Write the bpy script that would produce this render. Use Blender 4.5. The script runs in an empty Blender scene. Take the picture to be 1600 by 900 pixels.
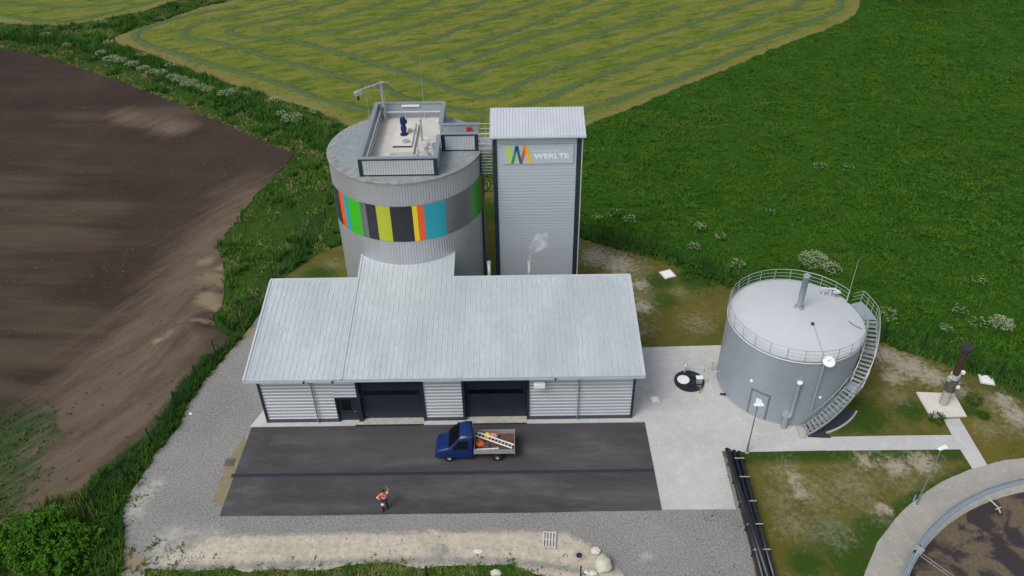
import bpy, bmesh, math, random
import numpy as np
from mathutils import Vector, Matrix, noise
from mathutils.geometry import delaunay_2d_cdt
random.seed(7); RNG = np.random.default_rng(7)
sc = bpy.context.scene
COL = sc.collection
rad = math.radians

# ------------------------------------------------------------------ camera (world: X along the hall front, Y away, Z up, metres)
F, PITCH, YAW, ROLL, CH = 1256.0, 0.64077, -0.005233, -0.016597, 46.0
_cy, _sy, _cp, _sp = math.cos(YAW), math.sin(YAW), math.cos(PITCH), math.sin(PITCH)
FWD = Vector((_sy*_cp, _cy*_cp, -_sp)); _r = Vector((_cy, -_sy, 0)); _u = _r.cross(FWD)
_cr, _sr = math.cos(ROLL), math.sin(ROLL)
RIGHT = _r*_cr + _u*_sr; UP = -_r*_sr + _u*_cr
cam = bpy.data.cameras.new('camera'); cam.sensor_width = 36; cam.lens = 36*F/1600
cam.clip_start = 0.5; cam.clip_end = 6000
co = bpy.data.objects.new('camera', cam); COL.objects.link(co)
M = Matrix(((RIGHT.x, UP.x, -FWD.x, 0), (RIGHT.y, UP.y, -FWD.y, 0), (RIGHT.z, UP.z, -FWD.z, CH), (0, 0, 0, 1)))
co.matrix_world = M; sc.camera = co

def G(px, py, z=0.0):            # surveyed point of the photograph -> world point at height z
    v = FWD*F + RIGHT*(px-800) - UP*(py-450)
    t = (z-CH)/v.z
    return Vector((v.x*t, v.y*t, z))
def GY(px, py, Y):
    v = FWD*F + RIGHT*(px-800) - UP*(py-450); t = Y/v.y
    return Vector((v.x*t, Y, CH+v.z*t))
def GL(pts, z=0.0): return [tuple(G(x, y, z)[:2]) for x, y in pts]

# ------------------------------------------------------------------ materials
def newmat(name):
    m = bpy.data.materials.new(name); m.use_nodes = True
    nt = m.node_tree; b = nt.nodes['Principled BSDF']
    return m, nt, b
def N(nt, t, **kw):
    n = nt.nodes.new(t)
    for k, v in kw.items():
        if k in n.inputs.keys(): n.inputs[k].default_value = v
        else: setattr(n, k, v)
    return n
def mixc(nt, fac, a, b, blend='MIX'):
    n = nt.nodes.new('ShaderNodeMix'); n.data_type = 'RGBA'; n.blend_type = blend
    for i, v in ((0, fac), (6, a), (7, b)):
        if isinstance(v, (int, float)): n.inputs[i].default_value = v
        elif isinstance(v, (tuple, list)): n.inputs[i].default_value = (*v[:3], 1)
        else: nt.links.new(v, n.inputs[i])
    return n.outputs[2]
def noise_n(nt, scale, detail=5, rough=.6, stretch=None, rot=0, dist=0):
    tc = N(nt, 'ShaderNodeNewGeometry').outputs['Position']
    if stretch or rot:
        mp = nt.nodes.new('ShaderNodeMapping'); mp.vector_type = 'TEXTURE'
        mp.inputs['Rotation'].default_value = (0, 0, rot)
        mp.inputs['Scale'].default_value = stretch or (1, 1, 1)
        nt.links.new(tc, mp.inputs['Vector']); tc = mp.outputs[0]
    n = N(nt, 'ShaderNodeTexNoise', Scale=scale, Detail=detail, Roughness=rough, Distortion=dist)
    nt.links.new(tc, n.inputs['Vector']); return n.outputs['Fac']
def ramp(nt, fac, lo, hi, smooth=False):
    n = N(nt, 'ShaderNodeMapRange'); n.inputs['From Min'].default_value = lo; n.inputs['From Max'].default_value = hi
    if smooth: n.interpolation_type = 'SMOOTHSTEP'
    nt.links.new(fac, n.inputs['Value']); return n.outputs[0]
def attr(nt, name):
    return N(nt, 'ShaderNodeAttribute', attribute_name=name).outputs['Fac']
def mth(nt, op, a, b):
    n = nt.nodes.new('ShaderNodeMath'); n.operation = op
    for i, v in ((0, a), (1, b)):
        if isinstance(v, (int, float)): n.inputs[i].default_value = v
        else: nt.links.new(v, n.inputs[i])
    return n.outputs[0]
def bump(nt, b, h, strength=.3, dist=.05):
    n = N(nt, 'ShaderNodeBump', Strength=strength, Distance=dist)
    nt.links.new(h, n.inputs['Height']); nt.links.new(n.outputs[0], b.inputs['Normal'])
def plain(name, col, rough=.6, metal=0.0, var=.12, scale=3.0, bmp=0, col2=None, stretch=None, spec=None):
    m, nt, b = newmat(name)
    c2 = col2 or tuple(max(0, c*(1-2.2*var)) for c in col)
    nz = noise_n(nt, scale, 6, .65, stretch)
    nt.links.new(mixc(nt, ramp(nt, nz, .3, .75), col, c2), b.inputs['Base Color'])
    b.inputs['Roughness'].default_value = rough; b.inputs['Metallic'].default_value = metal
    if spec is not None: b.inputs['Specular IOR Level'].default_value = spec
    if bmp: bump(nt, b, noise_n(nt, scale*6, 4), bmp, .02)
    return m

MT = {}
MT['galv'] = plain('galvanised_roof_metal', (.53, .58, .61), .5, .25, .07, .9)
def roofmat():
    m, nt, b = newmat('zinc_roof_sheet')
    a = noise_n(nt, .35, 5, .6, (1, 3, 1)); c = noise_n(nt, 4.0, 6, .7, (.35, 3.5, 1))
    col = mixc(nt, ramp(nt, a, .3, .7), (.45, .50, .525), (.57, .605, .62))
    col = mixc(nt, ramp(nt, c, .45, .75), col, (.37, .425, .45))
    nt.links.new(col, b.inputs['Base Color']); b.inputs['Metallic'].default_value = .3
    nt.links.new(mth(nt, 'ADD', mth(nt, 'MULTIPLY', a, .25), .35), b.inputs['Roughness'])
    return m
MT['roof'] = roofmat()
MT['wallmetal'] = plain('silver_cladding', (.56, .59, .62), .42, .35, .05, .6, stretch=(3, 3, .4))
MT['plinth'] = plain('dark_plinth', (.05, .065, .085), .7, 0, .1, 2)
MT['towerwall'] = plain('tower_cladding', (.51, .55, .61), .45, .25, .04, .5, stretch=(3, 3, .4))
MT['silo'] = plain('silo_cladding', (.48, .495, .52), .40, .45, .09, .5, stretch=(1, 1, 5))
MT['siloroof'] = plain('silo_roof_sheet', (.285, .335, .345), .5, .15, .14, 1.4)
MT['tank'] = plain('grey_tank_coating', (.31, .355, .395), .42, .15, .07, .5, stretch=(1, 1, 4))
MT['tankroof'] = plain('pale_tank_roof', (.545, .565, .585), .55, .1, .04, .5)
MT['steel'] = plain('galvanised_steel', (.46, .51, .53), .42, .55, .1, 3)
MT['stain'] = plain('stainless_steel', (.68, .68, .69), .3, .5, .06, 3)
MT['anth'] = plain('anthracite_paint', (.018, .027, .042), .45, 0, .12, 2)
MT['door'] = plain('dark_blue_door_panel', (.017, .024, .04), .38, 0, .12, .7)
MT['doorglass'] = plain('door_glazing', (.004, .005, .007), .12, 0, .1, 1)
MT['cop'] = plain('blue_grey_coping', (.24, .29, .335), .45, .2, .07, 2)
MT['inner'] = plain('parapet_inner_sheet', (.36, .41, .44), .45, .25, .06, 2)
MT['deck'] = plain('pale_roof_deck', (.56, .545, .50), .8, 0, .10, 1.2)
MT['white'] = plain('white_plastic', (.78, .79, .79), .5, 0, .03, 2)
MT['blackplastic'] = plain('black_plastic_pipe', (.012, .015, .022), .36, 0, .15, 3)
MT['rubber'] = plain('tyre_rubber', (.012, .012, .012), .85, 0, .2, 10)
MT['blue'] = plain('blue_vehicle_paint', (.006, .025, .115), .25, 0, .04, 1)
MT['bluemotor'] = plain('blue_machine_paint', (.008, .025, .12), .4, 0, .1, 5)
MT['glass'] = plain('vehicle_glass', (.005, .006, .007), .12, 0, .1, 1)
MT['alu'] = plain('aluminium', (.55, .56, .57), .4, .6, .06, 4)
MT['bedwood'] = plain('brown_bed_floor', (.12, .065, .04), .8, 0, .3, 5, stretch=(4, 1, 1))
MT['red'] = plain('red_paint', (.55, .015, .02), .5, 0, .08, 4)
MT['orange'] = plain('orange_fabric', (.85, .17, .06), .7, 0, .25, 7, col2=(.45, .07, .03))
MT['yellow'] = plain('yellow_plastic', (.8, .55, .02), .6, 0, .1, 6)
MT['pink'] = plain('faded_pink_fabric', (.6, .28, .22), .7, 0, .25, 9)
MT['rust'] = plain('rusty_brown_steel', (.075, .036, .025), .75, .2, .3, 4, col2=(.035, .018, .015))
MT['fence'] = plain('dark_green_fence_steel', (.012, .03, .024), .5, .1, .1, 3)
MT['wood'] = plain('weathered_pallet_wood', (.58, .55, .53), .85, 0, .18, 6, stretch=(1, 6, 1))
MT['beige'] = plain('beige_concrete', (.46, .44, .39), .85, 0, .16, 2.5)
MT['whitecon'] = plain('pale_concrete_slab', (.62, .60, .55), .85, 0, .08, 2)
MT['rock'] = plain('pale_boulder_stone', (.55, .56, .44), .9, 0, .12, 2.2, bmp=.5)
MT['skin'] = plain('skin', (.55, .30, .20), .6, 0, .05, 8)
MT['hair'] = plain('dark_hair', (.03, .018, .012), .7, 0, .2, 30)
MT['darkcloth'] = plain('dark_work_trousers', (.012, .016, .025), .9, 0, .2, 12)
MT['bluecloth'] = plain('blue_grey_cloth', (.10, .14, .25), .85, 0, .2, 12)
MT['reflect'] = plain('reflective_tape', (.75, .76, .72), .4, 0, .05, 8)

def concrete_mat(name, a=(.51, .505, .49), b_=(.42, .42, .41), wet=.5):
    m, nt, b = newmat(name)
    n1 = noise_n(nt, .22, 6, .6); n2 = noise_n(nt, 1.3, 7, .7); n3 = noise_n(nt, 18, 3, .6)
    c = mixc(nt, ramp(nt, n1, .35, .65), a, b_)
    c = mixc(nt, ramp(nt, n2, .50, .70), c, tuple(min(1, x*1.12) for x in a))
    c = mixc(nt, ramp(nt, n3, .4, .9), c, tuple(x*.8 for x in b_))
    nt.links.new(c, b.inputs['Base Color']); b.inputs['Roughness'].default_value = .85
    bump(nt, b, n3, .2, .01); return m
MT['concrete'] = concrete_mat('concrete_paving')
MT['path'] = concrete_mat('footpath_concrete', (.49, .49, .485), (.43, .43, .43))
MT['ringpath'] = concrete_mat('ring_path_concrete', (.37, .355, .32), (.29, .275, .245))
def asphalt():
    m, nt, b = newmat('dark_asphalt')
    n1 = noise_n(nt, .16, 6, .65, (3, 1, 1)); n2 = noise_n(nt, .9, 6, .7, (2.5, .7, 1)); n3 = noise_n(nt, 22, 3, .7)
    e = attr(nt, 'wear')
    c = mixc(nt, ramp(nt, n1, .35, .68), (.045, .043, .046), (.070, .068, .070))
    c = mixc(nt, mth(nt, 'MULTIPLY', ramp(nt, n2, .50, .74), .65), c, (.092, .090, .092))
    c = mixc(nt, mth(nt, 'MULTIPLY', mth(nt, 'MULTIPLY', e, ramp(nt, n2, .3, .65)), .55), c, (.125, .122, .123))
    c = mixc(nt, mth(nt, 'MULTIPLY', ramp(nt, n3, .55, .8), .25), c, (.10, .10, .10))
    nt.links.new(c, b.inputs['Base Color']); b.inputs['Roughness'].default_value = .8
    bump(nt, b, n3, .3, .01); return m
MT['asphalt'] = asphalt()
def gravelmat():
    m, nt, b = newmat('grey_gravel')
    n1 = noise_n(nt, .18, 6, .6); n2 = noise_n(nt, 9, 4, .8); n3 = noise_n(nt, 3.0, 6, .8)
    vo = N(nt, 'ShaderNodeTexVoronoi', Scale=7.0)
    nt.links.new(N(nt, 'ShaderNodeNewGeometry').outputs['Position'], vo.inputs['Vector'])
    c = mixc(nt, ramp(nt, n1, .35, .65), (.235, .23, .215), (.17, .168, .16))
    c = mixc(nt, ramp(nt, n2, .42, .72), c, (.34, .335, .32))
    c = mixc(nt, ramp(nt, n2, .52, .28), c, (.10, .10, .097))
    w = mth(nt, 'ADD', attr(nt, 'pale'), mth(nt, 'MULTIPLY', mth(nt, 'SUBTRACT', n3, .5), 2.4))
    c = mixc(nt, mth(nt, 'MULTIPLY', ramp(nt, w, .42, 1.0), .85), c, mixc(nt, ramp(nt, n2, .4, .7), (.44, .43, .385), (.28, .27, .24)))
    g = mth(nt, 'ADD', attr(nt, 'dirt'), mth(nt, 'MULTIPLY', mth(nt, 'SUBTRACT', n3, .5), 1.2))
    c = mixc(nt, ramp(nt, g, .4, .9), c, (.25, .20, .13))
    nt.links.new(c, b.inputs['Base Color']); b.inputs['Roughness'].default_value = .95
    bump(nt, b, n2, .6, .03); return m
MT['gravel'] = gravelmat()
def sandmat():
    m, nt, b = newmat('pale_sand')
    n1 = noise_n(nt, .5, 6, .7); n2 = noise_n(nt, 12, 4, .8); n3 = noise_n(nt, 2.5, 7, .75)
    c = mixc(nt, ramp(nt, n1, .35, .65), (.50, .455, .365), (.40, .355, .275))
    c = mixc(nt, ramp(nt, n3, .48, .75), c, (.27, .25, .205))
    c = mixc(nt, ramp(nt, n3, .45, .25), c, (.60, .57, .49))
    c = mixc(nt, ramp(nt, n2, .58, .75), c, (.16, .14, .11))
    fd = mth(nt, 'ADD', attr(nt, 'fade'), mth(nt, 'MULTIPLY', mth(nt, 'SUBTRACT', noise_n(nt, 1.6, 7, .8), .5), 2.0))
    c = mixc(nt, ramp(nt, fd, .45, .95), c, mixc(nt, ramp(nt, n2, .35, .7), (.17, .168, .155), (.34, .33, .30)))
    nt.links.new(c, b.inputs['Base Color']); b.inputs['Roughness'].default_value = .95
    bump(nt, b, n3, .6, .06); return m
MT['sand'] = sandmat()
def lawnmat():
    m, nt, b = newmat('mossy_lawn')
    n1 = noise_n(nt, .16, 6, .6); n2 = noise_n(nt, .9, 7, .75, dist=.4); n3 = noise_n(nt, 7, 5, .8); n4 = noise_n(nt, 2.2, 6, .75)
    c = mixc(nt, ramp(nt, n1, .32, .66), (.074, .082, .014), (.128, .110, .022))
    c = mixc(nt, ramp(nt, n2, .48, .72), c, (.145, .122, .046))
    c = mixc(nt, ramp(nt, n3, .55, .8), c, (.042, .064, .011))
    g = mth(nt, 'ADD', attr(nt, 'green'), mth(nt, 'MULTIPLY', mth(nt, 'SUBTRACT', n4, .5), 1.6))
    c = mixc(nt, ramp(nt, g, .3, .75), c, mixc(nt, n3, (.022, .055, .006), (.045, .080, .010)))
    w = mth(nt, 'ADD', mth(nt, 'MULTIPLY', attr(nt, 'bare'), .62), mth(nt, 'MULTIPLY', mth(nt, 'SUBTRACT', n4, .5), 2.0))
    c = mixc(nt, mth(nt, 'MULTIPLY', ramp(nt, w, .30, 1.05), .8), c, mixc(nt, ramp(nt, n3, .35, .7), (.36, .325, .24), (.17, .15, .09)))
    w = mth(nt, 'ADD', attr(nt, 'stony'), mth(nt, 'MULTIPLY', mth(nt, 'SUBTRACT', n4, .5), 1.9))
    c = mixc(nt, mth(nt, 'MULTIPLY', ramp(nt, w, .45, .95), .9), c, mixc(nt, ramp(nt, n3, .3, .65), (.47, .43, .345), (.25, .215, .15)))
    nt.links.new(c, b.inputs['Base Color']); b.inputs['Roughness'].default_value = .95
    bump(nt, b, n3, .8, .08); return m
MT['lawn'] = lawnmat()
def soilmat():
    m, nt, b = newmat('tilled_soil')
    n1 = noise_n(nt, .22, 7, .68, (9, .8, 1), rad(-5)); n2 = noise_n(nt, 2.2, 6, .75, (3, 1, 1), rad(-4)); n3 = noise_n(nt, 9, 4, .8)
    nt1 = noise_n(nt, .36, 8, .78, (.7, 4.5, 1), rad(-33)); n5 = noise_n(nt, .07, 4, .6)
    dark, mid, dust = (.036, .0255, .0205), (.054, .038, .029), (.105, .084, .060)
    c = mixc(nt, ramp(nt, n5, .35, .65), dark, mid)
    c = mixc(nt, mth(nt, 'MULTIPLY', mth(nt, 'MAXIMUM', mth(nt, 'MULTIPLY', ramp(nt, n1, .50, .72), .35), mth(nt, 'MULTIPLY', ramp(nt, mth(nt, 'ADD', attr(nt, 'dry'), mth(nt, 'MULTIPLY', mth(nt, 'SUBTRACT', n1, .5), 4.2)), .45, 1.3), .8)), .62), c, dust)
    t = mth(nt, 'ADD', attr(nt, 'track'), mth(nt, 'MULTIPLY', mth(nt, 'SUBTRACT', nt1, .5), 1.6))
    c = mixc(nt, ramp(nt, t, .18, .95), c, mixc(nt, ramp(nt, nt1, .3, .7), (.092, .066, .048), (.155, .118, .084)))
    s = mth(nt, 'ADD', attr(nt, 'sandy'), mth(nt, 'MULTIPLY', mth(nt, 'SUBTRACT', n2, .5), 1.5))
    c = mixc(nt, ramp(nt, s, .35, .8), c, mixc(nt, n3, (.30, .235, .15), (.17, .125, .08)))
    c = mixc(nt, mth(nt, 'MULTIPLY', ramp(nt, n2, .56, .75), .6), c, (.085, .066, .056))
    c = mixc(nt, ramp(nt, n3, .74, .78), c, (.15, .115, .08))
    g = mth(nt, 'ADD', attr(nt, 'sprout'), mth(nt, 'MULTIPLY', mth(nt, 'SUBTRACT', noise_n(nt, .9, 5, .7, (.5, 3.2, 1), rad(-38)), .5), 2.4))
    c = mixc(nt, mth(nt, 'MULTIPLY', ramp(nt, g, .45, 1.0), .85), c, (.022, .058, .012))
    nt.links.new(c, b.inputs['Base Color']); b.inputs['Roughness'].default_value = .95
    bump(nt, b, mth(nt, 'ADD', n2, n3), .7, .08); return m
MT['soil'] = soilmat()
def mownmat():
    m, nt, b = newmat('mown_stubble')
    r = rad(22)
    n1 = noise_n(nt, .09, 6, .6, (2.5, 1, 1), r); n2 = noise_n(nt, .55, 7, .75, (3, .9, 1), r); n3 = noise_n(nt, 3.5, 5, .8, (2, 1, 1), r)
    c = mixc(nt, ramp(nt, n1, .35, .65), (.118, .158, .017), (.182, .180, .036))
    c = mixc(nt, ramp(nt, n2, .48, .62), c, (.050, .112, .012))
    c = mixc(nt, ramp(nt, n2, .46, .32), c, (.215, .180, .062))
    c = mixc(nt, mth(nt, 'MULTIPLY', ramp(nt, n3, .5, .8), .7), c, (.05, .065, .011))
    e = mth(nt, 'ADD', attr(nt, 'edge'), mth(nt, 'MULTIPLY', mth(nt, 'SUBTRACT', n2, .5), 1.2))
    c = mixc(nt, mth(nt, 'MULTIPLY', ramp(nt, e, .4, .95), .75), c, (.20, .165, .065))
    nt.links.new(c, b.inputs['Base Color']); b.inputs['Roughness'].default_value = .95
    bump(nt, b, n3, .8, .12); return m
MT['mown'] = mownmat()
def greenmat(name, a, b_, c_, s=1.0):
    m, nt, b = newmat(name)
    n1 = noise_n(nt, .06*s, 5, .6); n2 = noise_n(nt, .5*s, 7, .75, (1, 1.8, 1), rad(20)); n3 = noise_n(nt, 4*s, 5, .8)
    c = mixc(nt, ramp(nt, n1, .35, .65), a, b_)
    c = mixc(nt, ramp(nt, n2, .45, .7), c, c_)
    c = mixc(nt, ramp(nt, n3, .5, .75), c, tuple(x*.45 for x in a))
    nt.links.new(c, b.inputs['Base Color']); b.inputs['Roughness'].default_value = .95; bump(nt, b, n3, .9, .15); return m
MT['green'] = greenmat('rough_grass_ground', (.020, .060, .007), (.030, .078, .009), (.055, .088, .012))
MT['meadow'] = greenmat('meadow_ground', (.013, .062, .004), (.026, .082, .005), (.045, .10, .006), .8)
def blademat(name, c1, c2, c3, straw=None, sfac=0.0, up=.7):
    m, nt, b = newmat(name)
    t = attr(nt, 'tint'); n1 = noise_n(nt, .05, 5, .6); n2 = noise_n(nt, .35, 6, .7, (1, 2.0, 1), rad(20))
    c = mixc(nt, t, c1, c2)
    c = mixc(nt, ramp(nt, n2, .40, .66), c, c3)
    c = mixc(nt, mth(nt, 'MULTIPLY', ramp(nt, n1, .4, .7), .5), c, tuple(x*.58 for x in c2))
    if 'meadow' in name: c = mixc(nt, mth(nt, 'MULTIPLY', ramp(nt, noise_n(nt, .16, 6, .7, (2, 1, 1), rad(-15)), .5, .68), .6), c, (.085, .135, .010))
    if straw:
        k = mth(nt, 'ADD', mth(nt, 'MULTIPLY', noise_n(nt, .28, 5, .7), 1.0), mth(nt, 'MULTIPLY', t, .25))
        c = mixc(nt, mth(nt, 'MULTIPLY', ramp(nt, k, 1-sfac, 1.1-sfac), .8), c, straw)
    nt.links.new(c, b.inputs['Base Color']); b.inputs['Roughness'].default_value = .8
    b.inputs['Specular IOR Level'].default_value = .15
    if up:
        g = N(nt, 'ShaderNodeNewGeometry').outputs['Normal']
        v1 = nt.nodes.new('ShaderNodeVectorMath'); v1.operation = 'SCALE'; v1.inputs['Scale'].default_value = .45; nt.links.new(g, v1.inputs[0])
        v2 = nt.nodes.new('ShaderNodeVectorMath'); v2.operation = 'ADD'; v2.inputs[1].default_value = (0, 0, up); nt.links.new(v1.outputs[0], v2.inputs[0])
        v3 = nt.nodes.new('ShaderNodeVectorMath'); v3.operation = 'NORMALIZE'; nt.links.new(v2.outputs[0], v3.inputs[0]); nt.links.new(v3.outputs[0], b.inputs['Normal'])
    return m
MT['bl_meadow'] = blademat('meadow_blades', (.016, .082, .006), (.040, .130, .008), (.078, .155, .010))
MT['bl_verge'] = blademat('verge_blades', (.026, .080, .010), (.062, .140, .016), (.095, .165, .022), (.24, .21, .10), .36, up=.4)
MT['bl_ditch'] = blademat('ditch_blades', (.014, .060, .009), (.036, .105, .013), (.06, .14, .018), up=.4)
MT['bl_hedge'] = blademat('hedge_leaves', (.014, .055, .006), (.036, .095, .011), (.058, .12, .016))
MT['bl_lawn'] = blademat('lawn_blades', (.048, .070, .010), (.095, .095, .018), (.04, .075, .010))
MT['bl_swath'] = blademat('swath_blades', (.068, .110, .040), (.11, .15, .058), (.088, .128, .048))
MT['bl_shrub'] = blademat('shrub_leaves', (.022, .090, .007), (.085, .20, .016), (.05, .14, .011), up=0)
MT['bl_flower'] = blademat('cream_umbels', (.30, .37, .20), (.46, .50, .33), (.36, .42, .25))
MT['bl_soilgreen'] = blademat('sprout_blades', (.03, .08, .015), (.06, .13, .025), (.04, .10, .02))

for _k in ('concrete', 'path', 'ringpath', 'asphalt', 'gravel', 'sand', 'lawn', 'soil', 'mown', 'green', 'meadow', 'beige', 'whitecon'):
    MT[_k].node_tree.nodes['Principled BSDF'].inputs['Specular IOR Level'].default_value = .12
for _k in [k for k in MT if k.startswith('bl_')]: MT[_k].node_tree.nodes['Principled BSDF'].inputs['Specular IOR Level'].default_value = .10
# ------------------------------------------------------------------ object helpers
def tag(o, label=None, cat=None, group=None, kind=None):
    if label: o['label'] = label
    if cat: o['category'] = cat
    if group: o['group'] = group
    if kind: o['kind'] = kind
    return o
def thing(name, label, cat, loc=(0, 0, 0), rz=0, group=None):
    o = bpy.data.objects.new(name, None); COL.objects.link(o); o.empty_display_size = .3
    o.location = loc; o.rotation_euler = (0, 0, rz)
    return tag(o, label, cat, group)
def link(name, me, mat, parent=None, smooth=False):
    if mat is not None: me.materials.append(MT[mat] if isinstance(mat, str) else mat)
    if smooth:
        me.polygons.foreach_set('use_smooth', [True]*len(me.polygons))
    o = bpy.data.objects.new(name, me); COL.objects.link(o)
    if parent is not None: o.parent = parent
    return o
class MB:
    def __init__(s): s.v = []; s.f = []
    def add(s, v, f):
        n = len(s.v); s.v += [tuple(p) for p in v]; s.f += [tuple(i+n for i in q) for q in f]; return s
    def box(s, x0, x1, y0, y1, z0, z1, M=None):
        v = [Vector(p) for p in ((x0, y0, z0), (x1, y0, z0), (x1, y1, z0), (x0, y1, z0), (x0, y0, z1), (x1, y0, z1), (x1, y1, z1), (x0, y1, z1))]
        if M is not None: v = [M @ p for p in v]
        return s.add(v, [(3, 2, 1, 0), (4, 5, 6, 7), (0, 1, 5, 4), (1, 2, 6, 5), (2, 3, 7, 6), (3, 0, 4, 7)])
    def quad(s, a, b, c, d): return s.add([a, b, c, d], [(0, 1, 2, 3)])
    def tube(s, pts, r, n=8, closed=False, cap=True):
        pts = [Vector(p) for p in pts]; rs = r if isinstance(r, (list, tuple)) else [r]*len(pts)
        rings = []; m = len(pts)
        for i, p in enumerate(pts):
            if closed: d = pts[(i+1) % m]-pts[i-1]
            else: d = pts[min(i+1, m-1)]-pts[max(i-1, 0)]
            d.normalize(); a = Vector((0, 0, 1)) if abs(d.z) < .9 else Vector((1, 0, 0))
            u = d.cross(a).normalized(); w = d.cross(u)
            rings.append([p+(u*math.cos(2*math.pi*k/n)+w*math.sin(2*math.pi*k/n))*rs[i] for k in range(n)])
        v = [q for g in rings for q in g]; f = []
        for i in range(m if closed else m-1):
            j = (i+1) % m
            for k in range(n): f.append((i*n+k, i*n+(k+1) % n, j*n+(k+1) % n, j*n+k))
        if cap and not closed: f += [tuple(range(n)), tuple((m-1)*n+k for k in reversed(range(n)))]
        return s.add(v, f)
    def lathe(s, prof, c=(0, 0), n=32, M=None, a0=0, a1=2*math.pi):     # prof: (r, z)
        full = abs(a1-a0-2*math.pi) < 1e-6; k = n if full else n+1; v = []; f = []
        for (r, z) in prof:
            for i in range(k):
                a = a0+(a1-a0)*i/n; p = Vector((c[0]+r*math.cos(a), c[1]+r*math.sin(a), z)); v.append(M @ p if M is not None else p)
        for j in range(len(prof)-1):
            for i in range(n):
                i2 = (i+1) % k; f.append((j*k+i, j*k+i2, (j+1)*k+i2, (j+1)*k+i))
        return s.add(v, f)
    def build(s, name, mat, parent=None, smooth=False):
        me = bpy.data.meshes.new(name); me.from_pydata(s.v, [], s.f); me.validate(); me.update()
        return link(name, me, mat, parent, smooth)
def cyl(mb, x, y, z0, z1, r, n=20, r2=None):
    r2 = r if r2 is None else r2
    return mb.lathe([(0.001, z0), (r, z0), (r2, z1), (0.001, z1)], (x, y), n)
def bevel(o, w=.02, seg=2):
    bm = bmesh.new(); bm.from_mesh(o.data); bmesh.ops.remove_doubles(bm, verts=bm.verts, dist=1e-5)
    bmesh.ops.bevel(bm, geom=[e for e in bm.edges if e.is_manifold and e.calc_face_angle(0) > .35], offset=w, segments=seg, affect='EDGES', profile=.6)
    bm.to_mesh(o.data); bm.free(); return o
def copy_tree(o, parent=None):
    c = o.copy(); COL.objects.link(c)
    if parent is not None: c.parent = parent
    for ch in list(o.children): copy_tree(ch, c)
    return c

# ------------------------------------------------------------------ ground sheets
def inside(poly, P):
    poly = np.asarray(poly, float); x, y = P[:, 0], P[:, 1]; r = np.zeros(len(P), bool)
    x0, y0 = poly[:, 0], poly[:, 1]; x1, y1 = np.roll(x0, -1), np.roll(y0, -1)
    for a, b, c, d in zip(x0, y0, x1, y1):
        if b == d: continue
        t = ((b > y) != (d > y)) & (x < (c-a)*(y-b)/(d-b)+a); r ^= t
    return r
def rough_edge(poly, step, amp, skip=None):
    out = []; n = len(poly)
    for i in range(n):
        a = Vector(poly[i]); b = Vector(poly[(i+1) % n]); L = (b-a).length; k = max(1, min(400, int(L/step)))
        for j in range(k):
            p = a.lerp(b, j/k)
            q = Vector((p.x, p.y, 0))
            if amp: p = p+Vector((noise.noise(q*.35)+.6*noise.noise(q*1.3)+.35*noise.noise(q*3.1+Vector((9, 0, 0))), noise.noise(q*.35+Vector((50, 0, 0)))+.6*noise.noise(q*1.3+Vector((50, 3, 0)))+.35*noise.noise(q*3.3)))*amp
            out.append((p.x, p.y))
    return out
def dseg(P, a, b):
    a = np.array(a); b = np.array(b); d = b-a; t = np.clip(((P-a)@d)/(d@d+1e-9), 0, 1)
    return np.hypot(*(P-(a+t[:, None]*d)).T)
def field(P, blobs):
    r = np.zeros(len(P))
    for b in blobs:
        if len(b) == 3: d = np.hypot(P[:, 0]-b[0], P[:, 1]-b[1]); r = np.maximum(r, np.exp(-(d/b[2])**2))
        else:
            pts, w = b
            for p, q in zip(pts[:-1], pts[1:]): r = np.maximum(r, np.exp(-(dseg(P, p, q)/w)**2))
    return r
def bl(px, py, r): g = G(px, py); return (g.x, g.y, r)
def pl(pts, w): return (GL(pts), w)
def sheet(name, poly, z, mat, step=0, edge=0, estep=.6, hole=None, attrs=None, hfn=None):
    poly = rough_edge(poly, estep, edge) if edge else [tuple(p) for p in poly]
    loops = [poly] + ([hole] if hole else [])
    verts = []; edges = []
    for lp in loops:
        n0 = len(verts); verts += [Vector(p) for p in lp]; edges += [(n0+i, n0+(i+1) % len(lp)) for i in range(len(lp))]
    if step:
        A = np.array(poly); x0, y0 = A.min(0); x1, y1 = A.max(0)
        gx, gy = np.meshgrid(np.arange(x0, x1, step), np.arange(y0, y1, step)); Pg = np.c_[gx.ravel(), gy.ravel()]
        Pg = Pg + RNG.uniform(-.25, .25, Pg.shape)*step
        k = inside(poly, Pg)
        if hole: k &= ~inside(hole, Pg)
        verts += [Vector(p) for p in Pg[k]]
    r = delaunay_2d_cdt(verts, edges, [], 0, 1e-4, False)
    V = np.array([(p.x, p.y) for p in r[0]]); T = [t for t in r[2]]
    C = np.array([V[list(t)].mean(0) for t in T]); k = inside(poly, C)
    if hole: k &= ~inside(hole, C)
    T = [t for t, q in zip(T, k) if q]
    Z = np.full(len(V), float(z))
    if hfn is not None: Z += hfn(V)
    me = bpy.data.meshes.new(name); me.from_pydata(np.c_[V, Z].tolist(), [], T); me.update()
    for an, blobs in (attrs or {}).items():
        at = me.attributes.new(an, 'FLOAT', 'POINT'); at.data.foreach_set('value', field(V, blobs).astype(np.float32))
    o = link(name, me, mat, smooth=True)
    return o, poly

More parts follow.
